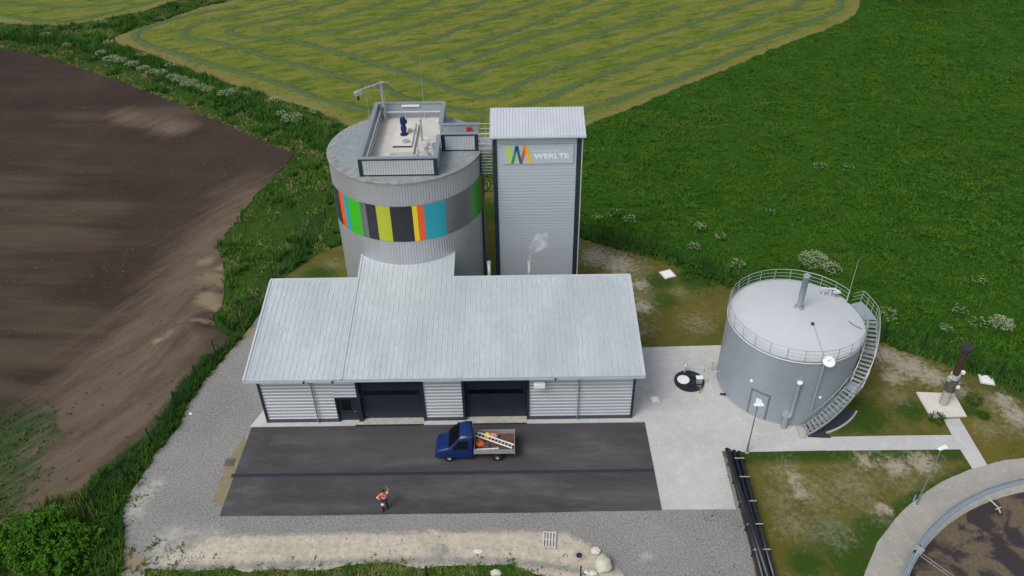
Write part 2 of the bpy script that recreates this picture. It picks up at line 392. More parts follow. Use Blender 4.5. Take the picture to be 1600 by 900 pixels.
def tufts(name, P, mat, n=5, h=.35, w=.05, lean=.5, z=0.0, parent=None, hvar=.5, zf=None):
    """many short leaf blades rooted at the points P"""
    P = np.asarray(P); m = len(P)*n
    base = np.repeat(P[:, :2], n, 0) + RNG.normal(0, w*2.2, (m, 2)); a = RNG.uniform(0, 2*np.pi, m)
    hh = np.repeat(h*(1+hvar*RNG.uniform(-1, 1, len(P))), n)*RNG.uniform(.6, 1.15, m)
    if P.shape[1] > 2: zz = np.repeat(P[:, 2], n)
    else: zz = np.full(m, z)
    dx, dy = np.cos(a), np.sin(a); ln = hh*lean*RNG.uniform(.2, 1.4, m); ww = w*RNG.uniform(.6, 1.4, m)
    v = np.empty((m, 3, 3)); px, py = -dy*ww, dx*ww
    v[:, 0] = np.c_[base[:, 0]+px, base[:, 1]+py, zz]; v[:, 1] = np.c_[base[:, 0]-px, base[:, 1]-py, zz]
    v[:, 2] = np.c_[base[:, 0]+dx*ln, base[:, 1]+dy*ln, zz+hh]
    return rawtris(name, v, np.repeat(np.repeat(RNG.uniform(0, 1, len(P))*.6, n)+RNG.uniform(0, .4, m), 3), mat, parent)
def rawtris(name, v, tint, mat, parent=None, k=3):
    m = len(v); me = bpy.data.meshes.new(name)
    me.vertices.add(m*k); me.vertices.foreach_set('co', v.reshape(-1).astype(np.float32))
    me.loops.add(m*k); me.loops.foreach_set('vertex_index', np.arange(m*k, dtype=np.int32))
    me.polygons.add(m); me.polygons.foreach_set('loop_start', np.arange(0, m*k, k, dtype=np.int32)); me.polygons.foreach_set('loop_total', np.full(m, k, np.int32))
    me.update(calc_edges=True)
    at = me.attributes.new('tint', 'FLOAT', 'POINT'); at.data.foreach_set('value', np.asarray(tint, np.float32))
    return link(name, me, mat, parent)
def leaves(name, C, R, count, size, mat, parent=None, clump=6, flat=.5):
    """leaf faces gathered in clumps inside ellipsoids with centres C and radii R"""
    V = []; T = []
    tot = sum(r[0]*r[1]*r[2] for r in R)
    for c, r in zip(C, R):
        k = max(4, int(count*r[0]*r[1]*r[2]/tot/clump))
        d = RNG.normal(0, 1, (k, 3)); d /= np.linalg.norm(d, axis=1)[:, None]; rr = RNG.uniform(.45, 1.05, k)**.6
        q = np.array(c)+d*rr[:, None]*np.array(r)*(1+.12*np.sin(d[:, :1]*7+d[:, 1:2]*5))
        q = q[q[:, 2] > .03]
        k = len(q)
        cc = np.repeat(q, clump, 0)+RNG.normal(0, size*.75, (k*clump, 3)); m = len(cc)
        nn = RNG.normal(0, 1, (m, 3))*flat+np.array([0, 0, 1.0]); nn /= np.linalg.norm(nn, axis=1)[:, None]
        a = np.cross(nn, RNG.normal(0, 1, (m, 3))); a /= np.linalg.norm(a, axis=1)[:, None]; b = np.cross(nn, a)
        s = size*RNG.uniform(.6, 1.3, m)[:, None]
        V.append(np.stack([cc-a*s, cc-b*s*.5, cc+a*s, cc+b*s*.5], 1)); T.append(np.repeat(np.repeat(RNG.uniform(0, .6, k), clump)+RNG.uniform(0, .4, m), 4))
    return rawtris(name, np.concatenate(V), np.concatenate(T), mat, parent, 4)
def scatter(poly, dens, excl=()):
    A = np.array(poly); x0, y0 = A.min(0); x1, y1 = A.max(0); n = int((x1-x0)*(y1-y0)*dens)
    P = RNG.uniform((x0, y0), (x1, y1), (n, 2)); k = inside(poly, P)
    for e in excl: k &= ~inside(e, P)
    return P[k]
def vnoise(P, s, seed=0):
    return np.array([noise.noise(Vector((x*s+seed, y*s, seed*1.7))) for x, y in P])

# ---- outlines (traced on the photograph, laid on the ground plane)
mown_px = [(369, -1), (312, 12), (250, 34), (194, 52), (175, 59), (187, 69), (234, 84), (297, 109), (359, 131), (437, 156), (500, 175), (525, 190), (600, 225), (700, 245), (765, 240), (830, 220), (916, 197), (953, 184), (1000, 167), (1100, 123), (1143, 107), (1210, 78), (1267, 58), (1313, 40), (1337, 23), (1345, 0), (1335, -30), (1280, -70), (900, -110), (600, -90)]
mown2_px = [(-60, 30), (0, 36), (47, 39), (103, 41), (156, 31), (219, 19), (266, 3), (330, -20), (200, -60), (-60, -50)]
soil_px = [(-90, 72), (0, 76), (62, 86), (125, 106), (166, 119), (234, 145), (297, 170), (375, 203), (422, 225), (462, 239), (439, 264), (423, 288), (402, 304), (381, 328), (357, 357), (338, 389), (348, 420), (352, 455), (338, 500), (345, 520), (366, 530), (335, 552), (300, 585), (283, 605), (270, 632), (247, 662), (207, 700), (187, 717), (147, 750), (117, 780), (77, 805), (0, 836), (-90, 880)]
fence_l_px = [(150, 790), (197, 748), (238, 695), (277, 637), (309, 597), (338, 556), (375, 505), (428, 438), (470, 392), (510, 345)]
fence_r_px = [(905, 362), (942, 376), (979, 385), (1017, 395), (1056, 410), (1097, 424), (1140, 441), (1200, 462), (1260, 484), (1320, 506), (1380, 528), (1440, 548), (1500, 569), (1560, 589), (1640, 616)]
CLC = (39.9, 19.0); R_OUT = 19.05
def circ(c, r, n=160, a0=0, a1=360): return [(c[0]+r*math.cos(rad(a0+(a1-a0)*i/n)), c[1]+r*math.sin(rad(a0+(a1-a0)*i/n))) for i in range(n)]
basin_hole = circ(CLC, R_OUT-.2)

g, _ = sheet('ground', [(-2500, -300), (2500, -300), (2500, 3500), (-2500, 3500)], 0, 'green', hole=basin_hole); tag(g, 'rough green grassland reaching to the horizon', kind='structure')
mown_w = GL(mown_px); o, mown_e = sheet('mown_field', mown_w, .008, 'mown', 3, .35, 1.2, attrs={'edge': [(mown_w[:27], 2.6)]}); tag(o, 'yellow green mown hay field with curved rows', kind='structure')
mown2_w = GL(mown2_px); o, mown2_e = sheet('mown_field', mown2_w, .008, 'mown', 3, .35, 1.2, attrs={'edge': [(mown2_w[:7], 2.2)]}); tag(o, 'mown field in the far left corner beyond the ditch', kind='structure')
soil_w = GL(soil_px)
track = [pl([(-40, 800), (60, 720), (150, 620), (230, 530), (300, 440), (350, 370), (400, 310)], 5.0), pl([(60, 800), (160, 690), (250, 610), (320, 540)], 3.5), pl([(190, 180), (280, 200)], 2.5)]
sandy = [bl(336, 438, 1.8), bl(326, 470, 1.5), bl(322, 410, 1.1), bl(340, 480, 1.2), pl([(240, 540), (300, 512), (335, 508)], .55), bl(345, 420, .8)]
sprout = [bl(10, 690, 4), bl(40, 670, 3), bl(20, 740, 3), bl(-10, 790, 3), bl(70, 675, 1.5), bl(-30, 700, 5)]
dry = [bl(20, 300, 12), bl(60, 345, 11), bl(0, 390, 10), bl(150, 330, 5), bl(220, 190, 3), bl(265, 180, 4.5), bl(120, 185, 4), bl(30, 460, 8), bl(90, 520, 8), bl(0, 560, 8), bl(90, 250, 5)]
mc1 = G(322, 515); mc2 = G(285, 545); mc3 = G(325, 440)
def soil_h(V):
    h = .05*vnoise(V, 1.1)+.05*vnoise(V, .3, 4)+.10*vnoise(V, .8, 11)*field(V, [pl([(350, 380), (320, 450), (320, 520), (280, 570)], 2.6)])*2
    for c, a, s in ((mc1, .9, 2.2), (mc2, .6, 2.4), (mc3, .5, 3.0)):
        d = (V[:, 0]-c.x)**2+(V[:, 1]-c.y)**2; h = h+a*np.exp(-d/s**2)*(1+.7*vnoise(V, .9, 8))
    W = np.array(soil_w); db = np.full(len(V), 9.0)
    for i in range(2, len(W)-1): db = np.minimum(db, dseg(V, W[i], W[i+1]))
    return .05+np.maximum(h, -.02)*np.clip((db-.2)/1.8, 0, 1)
o, soil_e = sheet('tilled_field', soil_w, .012, 'soil', .8, .42, .6, attrs={'track': track, 'sandy': sandy, 'sprout': sprout, 'dry': dry}, hfn=soil_h); tag(o, 'dark brown tilled field with dusty tracks', kind='structure')
meadow_px = [(900, 200), (916, 197), (953, 184), (1000, 167), (1100, 123), (1143, 107), (1210, 78), (1267, 58), (1313, 40), (1337, 23), (1345, 0), (1340, -60), (1900, -60), (1900, 700)] + fence_r_px[::-1] + [(890, 352), (880, 300)]
def bumpf(V):
    U = np.c_[V[:, 0]*.6+V[:, 1]*.25, V[:, 1]*1.15-V[:, 0]*.1]
    return .22+.30*vnoise(U, .20)+.34*vnoise(U, .55, 3)+.14*vnoise(V, 1.3, 9)
o, meadow_e = sheet('meadow', GL(meadow_px), .01, 'meadow', .8, .3, 1.0, hfn=lambda V: np.maximum(bumpf(V), 0)); tag(o, 'deep green uncut meadow behind the fence', kind='structure')

lawn_px = [(905, 372), (940, 383), (1000, 394), (1056, 414), (1097, 430), (1138, 446), (1200, 470), (1320, 516), (1380, 536), (1440, 557), (1500, 576), (1545, 588), (1700, 640)]
lawn_w = GL(lawn_px) + [(75, 40), (75, 10), (10, 10), (13, 45), (8.6, 45), (6, 58), (5.2, 66)]
stony = [bl(1388, 555, 1.6), bl(1420, 572, 2.0), bl(1455, 588, 1.6), bl(1395, 590, 1.2), bl(930, 402, 2.0), bl(965, 412, 2.2), bl(1000, 445, 1.2), bl(1005, 480, 1.2), bl(998, 520, .8), bl(1570, 625, 1.2), bl(1590, 650, 1.5), bl(1500, 612, 1.0), bl(1400, 730, 1.2), bl(1440, 722, 1.4), bl(1250, 770, .8), bl(1350, 720, 1.0), bl(1240, 745, .7), bl(1380, 795, .8)]
bare = [bl(940, 395, 4), bl(985, 420, 3), bl(1000, 470, 2.6), bl(1005, 510, 1.8), bl(1090, 505, 2.2), bl(1060, 455, 1.2), bl(1390, 565, 2.4), bl(1430, 580, 2.8), bl(1480, 600, 2.0), bl(1400, 620, 1.6), bl(1560, 630, 2.2), bl(1590, 660, 2.5),
        bl(1230, 740, 2.2), bl(1270, 770, 2.4), bl(1330, 760, 3), bl(1300, 830, 2.2), bl(1400, 735, 2.6), bl(1440, 725, 2.4), bl(1240, 820, 2.0), bl(1220, 780, 1.6), bl(1350, 700, 1.8), bl(1375, 800, 1.6), bl(1540, 670, 1.5)]
green = [bl(1035, 470, 1.6), bl(1030, 440, 2.0), bl(1085, 435, 2.2), pl([(1165, 712), (1300, 710), (1495, 708)], .9), bl(1340, 650, 2.6), bl(1310, 660, 1.5), bl(1330, 860, 2.8), bl(1370, 830, 2), bl(1420, 640, 1.5), bl(1450, 690, .8), pl([(1330, 900), (1400, 800), (1480, 755), (1515, 740)], .8), bl(1260, 880, 1.5), bl(1510, 640, 1.0), bl(1575, 600, 2.5)]
o, lawn_e = sheet('lawn', lawn_w, .008, 'lawn', .6, .25, .6, hole=circ(CLC, R_OUT-.15), attrs={'bare': bare, 'green': green, 'stony': stony}); tag(o, 'patchy mossy lawn around the grey tank', kind='structure')
lawn2_w = GL([(430, 445), (470, 415), (500, 396), (545, 380), (600, 370), (700, 350), (760, 300), (880, 300), (905, 372)]) + [(5, 60), (-20, 50)]
o, lawn2_e = sheet('lawn', lawn2_w, .006, 'lawn', 1.0, .25, .8, attrs={'bare': [bl(520, 412, 1.5)], 'green': [bl(500, 430, 2), bl(760, 330, 3)]}); tag(o, 'olive lawn strip around the foot of the striped silo', kind='structure')

gravel_w = GL([(404, 492), (381, 523), (350, 560), (318, 596), (313, 608), (293, 634), (280, 663), (260, 690), (240, 713), (220, 747), (197, 780), (191, 807), (193, 850), (190, 905)]) + [(-30, 24), (20, 24), (15.2, 28), (15.6, 40), (12, 45), (-15, 56), (-19.9, 56)]
pale = [bl(300, 850, 1.8), bl(260, 850, 1.5), bl(330, 845, 1.4), bl(212, 800, 1.0), bl(222, 775, 1.1), bl(205, 790, .8), bl(245, 755, .8), bl(272, 835, 1.1), bl(280, 860, 1.5), bl(245, 872, .9), bl(330, 865, 1.6), bl(1010, 870, .6), bl(270, 890, 1.4)]
dirt = [bl(380, 520, 1.5), bl(205, 880, 1.2)]
o, gravel_e = sheet('gravel_yard', gravel_w, .012, 'gravel', .5, .16, .4, attrs={'pale': pale, 'dirt': dirt}); tag(o, 'grey gravel yard around the hall', kind='structure')
sand_w = GL([(262, 846), (300, 834), (356, 834), (419, 833), (512, 831), (600, 830), (653, 831), (669, 825), (700, 829), (810, 827), (847, 829), (885, 829), (897, 838), (922, 847), (937, 857), (950, 870), (962, 884), (975, 900), (980, 930), (230, 930), (245, 890)])
o, sand_e = sheet('sand_strip', sand_w, .018, 'sand', .3, .20, .2, attrs={'fade': [([sand_w[i] for i in range(17)], .40), bl(255, 850, 1.6), bl(300, 842, 1.2), pl([(250, 890), (400, 884), (640, 876), (800, 878), (900, 890)], .45), bl(690, 862, .8), bl(960, 890, .6)]}); tag(o, 'pale bare sand strip in front of the yard', kind='structure')
ys_w = GL([(380, 681), (384, 690), (352, 787), (331, 785), (350, 735)])
o, _ = sheet('sand_strip', ys_w, .018, plain('ochre_sand', (.24, .205, .12), .95, 0, .15, 2), 0, .08, .3); tag(o, 'narrow ochre sand strip beside the asphalt corner', kind='structure')
gs_w = GL([(225, 888), (300, 893), (356, 889), (387, 895), (434, 888), (481, 893), (512, 893), (544, 882), (606, 878), (653, 888), (700, 886), (795, 882), (815, 892), (835, 897), (880, 905), (900, 960), (225, 960)])
o, gs_e = sheet('grass_strip', gs_w, .024, 'green', 0, .15, .3); tag(o, 'green weedy grass strip along the front fence', kind='structure')

# concrete and asphalt: butt-jointed slabs, 12 mm proud
conc_w = [(-20.8, 44.0), (-20.0, 47.0), (-19.62, 50.5), (-19.6, 53.5), (9.0, 53.3), (16.1, 53.3), (27, 53.3), (28.6, 47.5), (27.6, 44.0), (24.3, 41.9), (17.2, 41.3), (16.9, 40.9), (15.5, 40.85), (15.1, 35.6), (10.0, 35.62), (9.98, 43.93)]
conc_w = [(-20.9, 43.96), (-19.9, 46.8), (-19.7, 49.5), (-19.7, 53.0), (9.0, 53.0), tuple(G(1005, 543)[:2]), tuple(G(1150, 539)[:2]), (24.5, 53.2), (24.5, 48), tuple(G(1262, 668)[:2]), tuple(G(1296, 684)[:2]), tuple(G(1294, 704)[:2]), tuple(G(1165, 706.5)[:2]), tuple(G(1128, 705)[:2]), tuple(G(1150, 796)[:2]), (10.02, 35.6), (9.98, 43.96)]
o, _ = sheet('concrete_paving', conc_w, .022, 'concrete', 0, 0); tag(o, 'pale concrete paving between hall and tank', kind='structure')
asph_w = [(-20.85, 35.5), (-15, 35.46), (-8, 35.5), (0, 35.47), (6, 35.52), (9.98, 35.55), (9.94, 43.9), (-20.75, 43.9)]
wear = [([(-19.5, 38.2), (-19.0, 36.2)], 1.2), ([(5.5, 42.3), (7, 41.0)], 1.0), ([(-6, 37.8), (2, 38.0)], .8), ([(3.5, 40.5), (8.5, 40.2)], .9), ([(-18, 42.6), (-13, 42.4)], .6), ([(4, 36.4), (9.5, 36.6)], .9), ([(-20.6, 36), (-20.6, 43)], .8), ([(-10, 37.2), (5, 37.2)], .7), ([(-16, 40.2), (-6, 40.6)], .6), ([(1, 41.2), (8, 41)], .7), ([(-18, 36.3), (-6, 36.0)], .4)]
o, _ = sheet('asphalt_yard', asph_w, .026, 'asphalt', .6, .025, .5, attrs={'wear': wear}); tag(o, 'dark asphalt apron before the garage doors', kind='structure')
fp = GL([(1290, 683), (1390, 681), (1487, 680), (1474, 655), (1499, 654), (1545, 731), (1522, 737), (1500, 702.5), (1400, 703.5), (1290, 704.5)])
o, _ = sheet('footpath', fp, .024, 'path', 0, 0); tag(o, 'pale concrete footpath to the gas flare slab', kind='structure')
# kerb stones round the path
# ring path and basin
ringo = rough_edge(circ(CLC, 21.0), .5, .10); rp, _ = sheet('ring_path', ringo, .030, 'ringpath', 0, 0, hole=circ(CLC, R_OUT-.02)); tag(rp, 'rough grey beige path ringing the basin', kind='structure')

# ------------------------------------------------------------------ clarifier basin
bas = thing('settling_basin', 'round concrete settling basin with blue grey rim and scummy water', 'basin', (CLC[0], CLC[1], 0))
mb = MB(); mb.lathe([(19.05, -.3), (19.05, .33), (18.98, .35), (18.66, .35), (18.64, .30)], n=256); mb.build('rim_cover', 'cop', bas, True)
mb = MB(); mb.lathe([(19.1, .36), (19.1, .41), (19.04, .41), (19.04, .36)], n=256); mb.lathe([(18.80, .352), (18.80, .40), (18.74, .40), (18.74, .352)], n=256); mb.build('guide_rail', 'steel', bas)
mb = MB(); mb.lathe([(18.64, .30), (18.62, .29), (18.62, -2.5)], n=256); mb.build('inner_wall', 'beige', bas, True)
mb = MB(); mb.lathe([(18.62, -.62), (0.01, -.62)], n=256)
def scum():
    m, nt, b = newmat('scummy_water')
    n1 = noise_n(nt, .32, 7, .62, dist=.6); n2 = noise_n(nt, 3.5, 6, .8); n3 = noise_n(nt, .12, 4, .5)
    f = mth(nt, 'ADD', n1, mth(nt, 'MULTIPLY', mth(nt, 'SUBTRACT', n2, .5), .22)); f = mth(nt, 'ADD', f, mth(nt, 'MULTIPLY', mth(nt, 'SUBTRACT', n3, .5), .4))
    k = ramp(nt, f, .455, .52)
    c = mixc(nt, k, (.040, .031, .033), mixc(nt, ramp(nt, n2, .35, .65), (.15, .115, .072), (.085, .066, .046)))
    nt.links.new(c, b.inputs['Base Color']); nt.links.new(mth(nt, 'ADD', mth(nt, 'MULTIPLY', k, .6), .3), b.inputs['Roughness']); b.inputs['Specular IOR Level'].default_value = .3
    bump(nt, b, mth(nt, 'MULTIPLY', n2, k), .7, .04); return m
w_ = mb.build('basin_water', scum(), None); w_.location = (CLC[0], CLC[1], 0); tag(w_, 'dark water with brown scum inside the basin', kind='structure')
# scraper bridge bar across the rim into the basin
p0 = G(1437, 865, .25); p1 = Vector((CLC[0]-2.2, CLC[1]-2.0, .25))
d = (p1-p0).normalized(); s_ = Vector((-d.y, d.x, 0))
sb = thing('scraper_arm', 'thin steel scraper arm reaching over the dark basin water', 'scraper', (p0.x, p0.y, 0))
def along(mb, a, b, r, off=(0, 0, 0)):
    o_ = Vector((p0.x, p0.y, 0)); mb.tube([Vector(a)-o_+Vector(off), Vector(b)-o_+Vector(off)], r, 6)
mb = MB(); along(mb, p0, p1, .035, s_*.12); along(mb, p0, p1, .035, -s_*.12)
for i in range(26):
    q = p0+d*(i*.8); along(mb, q+s_*.12, q-s_*.12, .02)
mb.build('truss', plain('weathered_steel', (.22, .21, .19), .7), sb)
q = p0-d*.15; c_ = Vector((q.x-p0.x, q.y-p0.y, 0)); a_ = math.atan2(d.y, d.x)
mb = MB(); Mx = Matrix.Translation((c_.x, c_.y, .5)) @ Matrix.Rotation(a_, 4, 'Z'); mb.box(-.25, .3, -.22, .22, -.1, .12, Mx); bevel(mb.build('drive_box', 'steel', sb), .02)
for k in (-.3, .3):
    mb = MB(); mb.lathe([(.001, -.05), (.1, -.05), (.1, .05), (.001, .05)], n=16, M=Matrix.Translation((c_.x, c_.y, .51)) @ Matrix.Rotation(a_, 4, 'Z') @ Matrix.Translation((-.1, k, 0)) @ Matrix.Rotation(rad(90), 4, 'Y')); mb.build('wheel', 'rubber', sb)
p0 = G(1549, 784, -.1); nz_ = thing('spray_nozzle', 'short white pipe arm on the inner wall of the basin', 'pipe', (p0.x, p0.y, 0))
dd = (Vector((CLC[0], CLC[1], 0))-Vector((p0.x, p0.y, 0))).normalized()
mb = MB(); mb.tube([-dd*.25+Vector((0, 0, -.05)), dd*.55+Vector((0, 0, -.05)), dd*.85+Vector((0, 0, -.3))], .055, 8); mb.build('pipe', 'beige', nz_)
mb = MB(); pp = Vector((-dd.y, dd.x, 0)); mb.tube([dd*.6+pp*.25+Vector((0, 0, -.12)), dd*.6-pp*.25+Vector((0, 0, -.12))], .045, 8); mb.build('branch', 'beige', nz_)

# ------------------------------------------------------------------ machine hall
HX0, HX1, HY0, HY1 = -19.62, 8.97, 44.5, 53.7
EX0, EX1, EY, EZ, RY, SL = -20.3, 9.5, 43.8, 5.08, 54.0, .1804
def rz(y): return EZ+SL*(y-EY)
hall = thing('machine_hall', 'long low silver hall with sloping zinc roof and two dark garage doors', 'building', (0, 0, 0))
def corr_wall(mb, x0, x1, z0, z1, y, amp=.029, pitch=.335, seg=12, nx=1):
    """horizontal corrugations on a wall in the XZ plane facing -Y"""
    k = int((z1-z0)/pitch*seg); rows = []
    for i in range(k+1):
        z = z0+(z1-z0)*i/k; ph = ((z-z0)/pitch) % 1
        o_ = amp*math.cos(2*math.pi*ph); o_ = max(-amp*.75, min(amp*.75, o_*1.3)); rows.append((z, y-o_-amp))
    n = len(rows); v = []; f = []
    for z, yy in rows: v += [(x0, yy, z), (x1, yy, z)]
    for i in range(n-1): f.append((2*i, 2*i+1, 2*i+3, 2*i+2))
    mb.add(v, f)
wall_top = 4.55
doors = [(-12.05, -7.3), (-4.0, .75)]; DH = 4.3; PD = (-13.9, -12.35); PDH = 2.5
z0 = .32
for x0, x1, a, b in ((HX0+.12, PD[0]-.1, z0, wall_top), (PD[0]-.1, PD[1]+.1, PDH+.12, wall_top), (PD[1]+.1, doors[0][0]-.2, z0, wall_top), (doors[0][1]+.2, doors[1][0]-.2, z0, wall_top), (doors[1][1]+.2, HX1-.12, z0, wall_top)):
    mb = MB(); corr_wall(mb, x0, x1, a, b, HY0); mb.build('front_wall', 'wallmetal', hall)
mb = MB()       # core, back and side walls (hollow shell, sloping top)
zt0, zt1 = rz(HY0)-.18, rz(HY1)-.18
v = [(HX0, HY0+.03, 0), (HX1, HY0+.03, 0), (HX1, HY1, 0), (HX0, HY1, 0), (HX0, HY0+.03, zt0), (HX1, HY0+.03, zt0), (HX1, HY1, zt1), (HX0, HY1, zt1)]
mb.add(v, [(1, 2, 6, 5), (2, 3, 7, 6), (3, 0, 4, 7)])
# front core split around the door openings
xs_ = [HX0, PD[0], PD[1], doors[0][0], doors[0][1], doors[1][0], doors[1][1], HX1]
for a, b, zz in ((HX0, PD[0], 0), (PD[0], PD[1], PDH), (PD[1], doors[0][0], 0), (doors[0][0], doors[0][1], DH), (doors[0][1], doors[1][0], 0), (doors[1][0], doors[1][1], DH), (doors[1][1], HX1, 0)):
    mb.quad((a, HY0+.03, zz), (b, HY0+.03, zz), (b, HY0+.03, zt0), (a, HY0+.03, zt0))
mb.build('wall', 'wallmetal', hall)
for a, b in ((HX0+.0, PD[0]-.1), (PD[1]+.1, doors[0][0]-.2), (doors[0][1]+.2, doors[1][0]-.2), (doors[1][1]+.2, HX1)): mb = MB(); mb.box(a, b, HY0-.12, HY0+.02, .022, .33); mb.build('plinth', MT['plinth'], hall)
for x in (HX0, HX1):
    mb = MB(); s = 1 if x > 0 else -1; a, b = sorted((x-s*.14, x+s*.03)); mb.box(a, b, HY0-.13, HY0+.3, .02, wall_top+.1); mb.build('corner_trim', 'anth', hall)
def garage(x0, x1, h, glazed):
    d_ = MB(); k = 7; dh = (h-.04)/k
    for i in range(k):
        z = .04+i*dh; d_.box(x0+.02, x1-.02, HY0+.22, HY0+.28, z+.008, z+dh-.008); d_.box(x0+.02, x1-.02, HY0+.235, HY0+.27, z-.01, z+.01)
        if i != 4: d_.box(x0+.1, x1-.1, HY0+.212, HY0+.221, z+dh*.5-.02, z+dh*.5+.02)
    o_ = d_.build('garage_door', 'door', hall)
    g_ = MB(); n = 5; ww = (x1-x0-.5)/n
    g_.box(x0+.25, x1-.25, HY0+.205, HY0+.221, .04+4*dh+.08, .04+5*dh-.08)
    g_.build('window_strip', 'doorglass', o_)
    fr = MB(); fr.box(x0-.2, x0, HY0-.14, HY0+.3, .02, h+.1); fr.box(x1, x1+.2, HY0-.14, HY0+.3, .02, h+.1); fr.box(x0, x1, HY0-.14, HY0+.3, h, h+.2)
    fr.build('door_frame', 'anth', o_)
    th = MB(); th.box(x0, x1, HY0-.5, HY0+.3, .022, .05); th.build('threshold', 'beige', hall)
    gr = MB(); gr.box(x0-.6 if x0 < -5 else x0-.1, x1+.0, HY0-.62, HY0-.48, .024, .052); gr.build('drain_grate', 'anth', hall)
garage(*doors[0], DH, 1); garage(*doors[1], DH, 1)
pd = MB(); pd.box(PD[0]+.03, PD[1]-.03, HY0+.05, HY0+.1, .05, PDH-.03); pdo = pd.build('entrance_door', 'door', hall)
fr = MB(); fr.box(PD[0]-.1, PD[0]+.03, HY0-.13, HY0+.12, .02, PDH); fr.box(PD[1]-.03, PD[1]+.1, HY0-.13, HY0+.12, .02, PDH); fr.box(PD[0]-.1, PD[1]+.1, HY0-.13, HY0+.12, PDH, PDH+.12); fr.build('door_frame', 'anth', pdo)
mb = MB(); mb.box(PD[0]+.3, PD[1]-.5, HY0+.04, HY0+.05, 1.1, 2.2); mb.build('door_pane', 'doorglass', pdo)
mb = MB(); mb.tube([(PD[1]-.3, HY0+.0, 1.05), (PD[1]-.3, HY0-.03, 1.05), (PD[1]-.15, HY0-.03, 1.05)], .012, 6); mb.build('handle', 'stain', pdo)
# roof
def roof_plane(mb, x0, x1, y0, y1, zf, t=.12, lift=0):
    v = [(x0, y0, zf(y0)+lift), (x1, y0, zf(y0)+lift), (x1, y1, zf(y1)+lift), (x0, y1, zf(y1)+lift)]
    w2 = [(a, b, c-t) for a, b, c in v]
    mb.add(v+w2, [(0, 1, 2, 3), (7, 6, 5, 4), (0, 4, 5, 1), (1, 5, 6, 2), (2, 6, 7, 3), (3, 7, 4, 0)])
def seams(mb, x0, x1, y0, y1, zf, pitch, w=.03, h=.028):
    n = int(round((x1-x0)/pitch)); 
    for i in range(n+1):
        x = x0+(x1-x0)*i/n; a, b = (x-w, y0, zf(y0)), (x+w, y0, zf(y0)); c, d_ = (x+w, y1, zf(y1)), (x-w, y1, zf(y1))
        v = [a, b, c, d_, (x-w*.5, y0, zf(y0)+h), (x+w*.5, y0, zf(y0)+h), (x+w*.5, y1, zf(y1)+h), (x-w*.5, y1, zf(y1)+h)]
        mb.add(v, [(4, 5, 6, 7), (0, 1, 5, 4), (1, 2, 6, 5), (2, 3, 7, 6), (3, 0, 4, 7)])
mb = MB(); roof_plane(mb, EX0, EX1, EY, RY, rz); roof_plane(mb, -13.05, -5.15, RY+.002, 58.2, rz)
roof = mb.build('roof', 'roof', hall)
mb = MB(); seams(mb, EX0+.3, -13.15, EY+.02, RY-.12, rz, .42); seams(mb, -12.7, -5.3, EY+.02, 58.2, rz, .42); seams(mb, -4.9, EX1-.3, EY+.02, RY-.12, rz, .42); mb.build('standing_seam', 'roof', roof)
def fl(x0, x1, y0, y1, h=.075, w=0):
    mb = MB(); roof_plane(mb, x0, x1, y0, y1, lambda y: rz(y)+h, .16); mb.build('flashing', 'galv', roof)
fl(EX0-.03, -13.05, RY-.12, RY+.06); fl(-5.15, EX1+.03, RY-.12, RY+.06); fl(EX0-.06, EX0+.1, EY-.02, RY-.12); fl(EX1-.1, EX1+.06, EY-.02, RY-.12)
fl(-13.1, -12.95, EY, 58.2, .07); fl(-5.22, -5.10, RY+.05, 58.2, .07)
mb = MB(); prof = [(-.0, 0), (-.0, -.12), (-.05, -.17), (-.12, -.17), (-.16, -.12), (-.16, 0.0), (-.145, 0), (-.145, -.11), (-.11, -.155), (-.06, -.155), (-.015, -.11), (-.015, 0)]
v = []; n = len(prof)
for x in (EX0-.02, EX1+.02): v += [(x, EY-.02+a, EZ-.02+b) for a, b in prof]
mb.add(v, [(i, (i+1) % n, n+(i+1) % n, n+i) for i in range(n)]+[tuple(range(n)), tuple(range(2*n-1, n-1, -1))]); mb.build('gutter', 'galv', roof)
for x in (-15.55, 4.72):
    mb = MB(); mb.tube([(x, EY-.1, EZ-.18), (x, EY-.08, EZ-.32), (x, HY0-.19, 4.35), (x, HY0-.19, .05)], .055, 10); mb.tube([(x, HY0-.19, 1.2), (x, HY0-.19, 1.28)], .07, 10); mb.tube([(x, HY0-.19, 3.2), (x, HY0-.19, 3.28)], .07, 10)
    mb.build('downpipe', plain('downpipe_zinc', (.26, .32, .35), .45, .3, .1, 3), hall)
p = GY(842, 598, HY0-.4); mb = MB(); mb.box(1.28, 2.12, HY0-.75, HY0-.14, 3.93, 4.35); bevel(mb.build('wall_box', 'white', hall), .02)
for x, y in ((474, 593), (519, 592), (868, 588)):
    q = GY(x, y, EY-.12); mb = MB(); mb.box(q.x-.06, q.x+.06, EY-.3, EY-.17, EZ-.12, EZ+.02); mb.box(q.x-.02, q.x+.02, EY-.2, EY-.05, EZ-.2, EZ-.1); mb.build('floodlight', 'anth', hall)
q = GY(562, 618, HY0-.1); mb = MB(); mb.box(q.x-.1, q.x+.1, HY0-.3, HY0-.1, 2.72, 2.84); mb.build('door_lamp', 'anth', hall)
# side closing walls under the raised canopy
for x in (-12.95, -5.25): mb = MB(); mb.add([(x-.03, HY1, 4), (x+.03, HY1, 4), (x+.03, 57.5, 4), (x-.03, 57.5, 4), (x-.03, HY1, rz(HY1)-.12), (x+.03, HY1, rz(HY1)-.12), (x+.03, 57.5, rz(57.5)-.12), (x-.03, 57.5, rz(57.5)-.12)], [(3, 2, 1, 0), (4, 5, 6, 7), (0, 1, 5, 4), (1, 2, 6, 5), (2, 3, 7, 6), (3, 0, 4, 7)]); mb.build('canopy_side', 'wallmetal', hall)

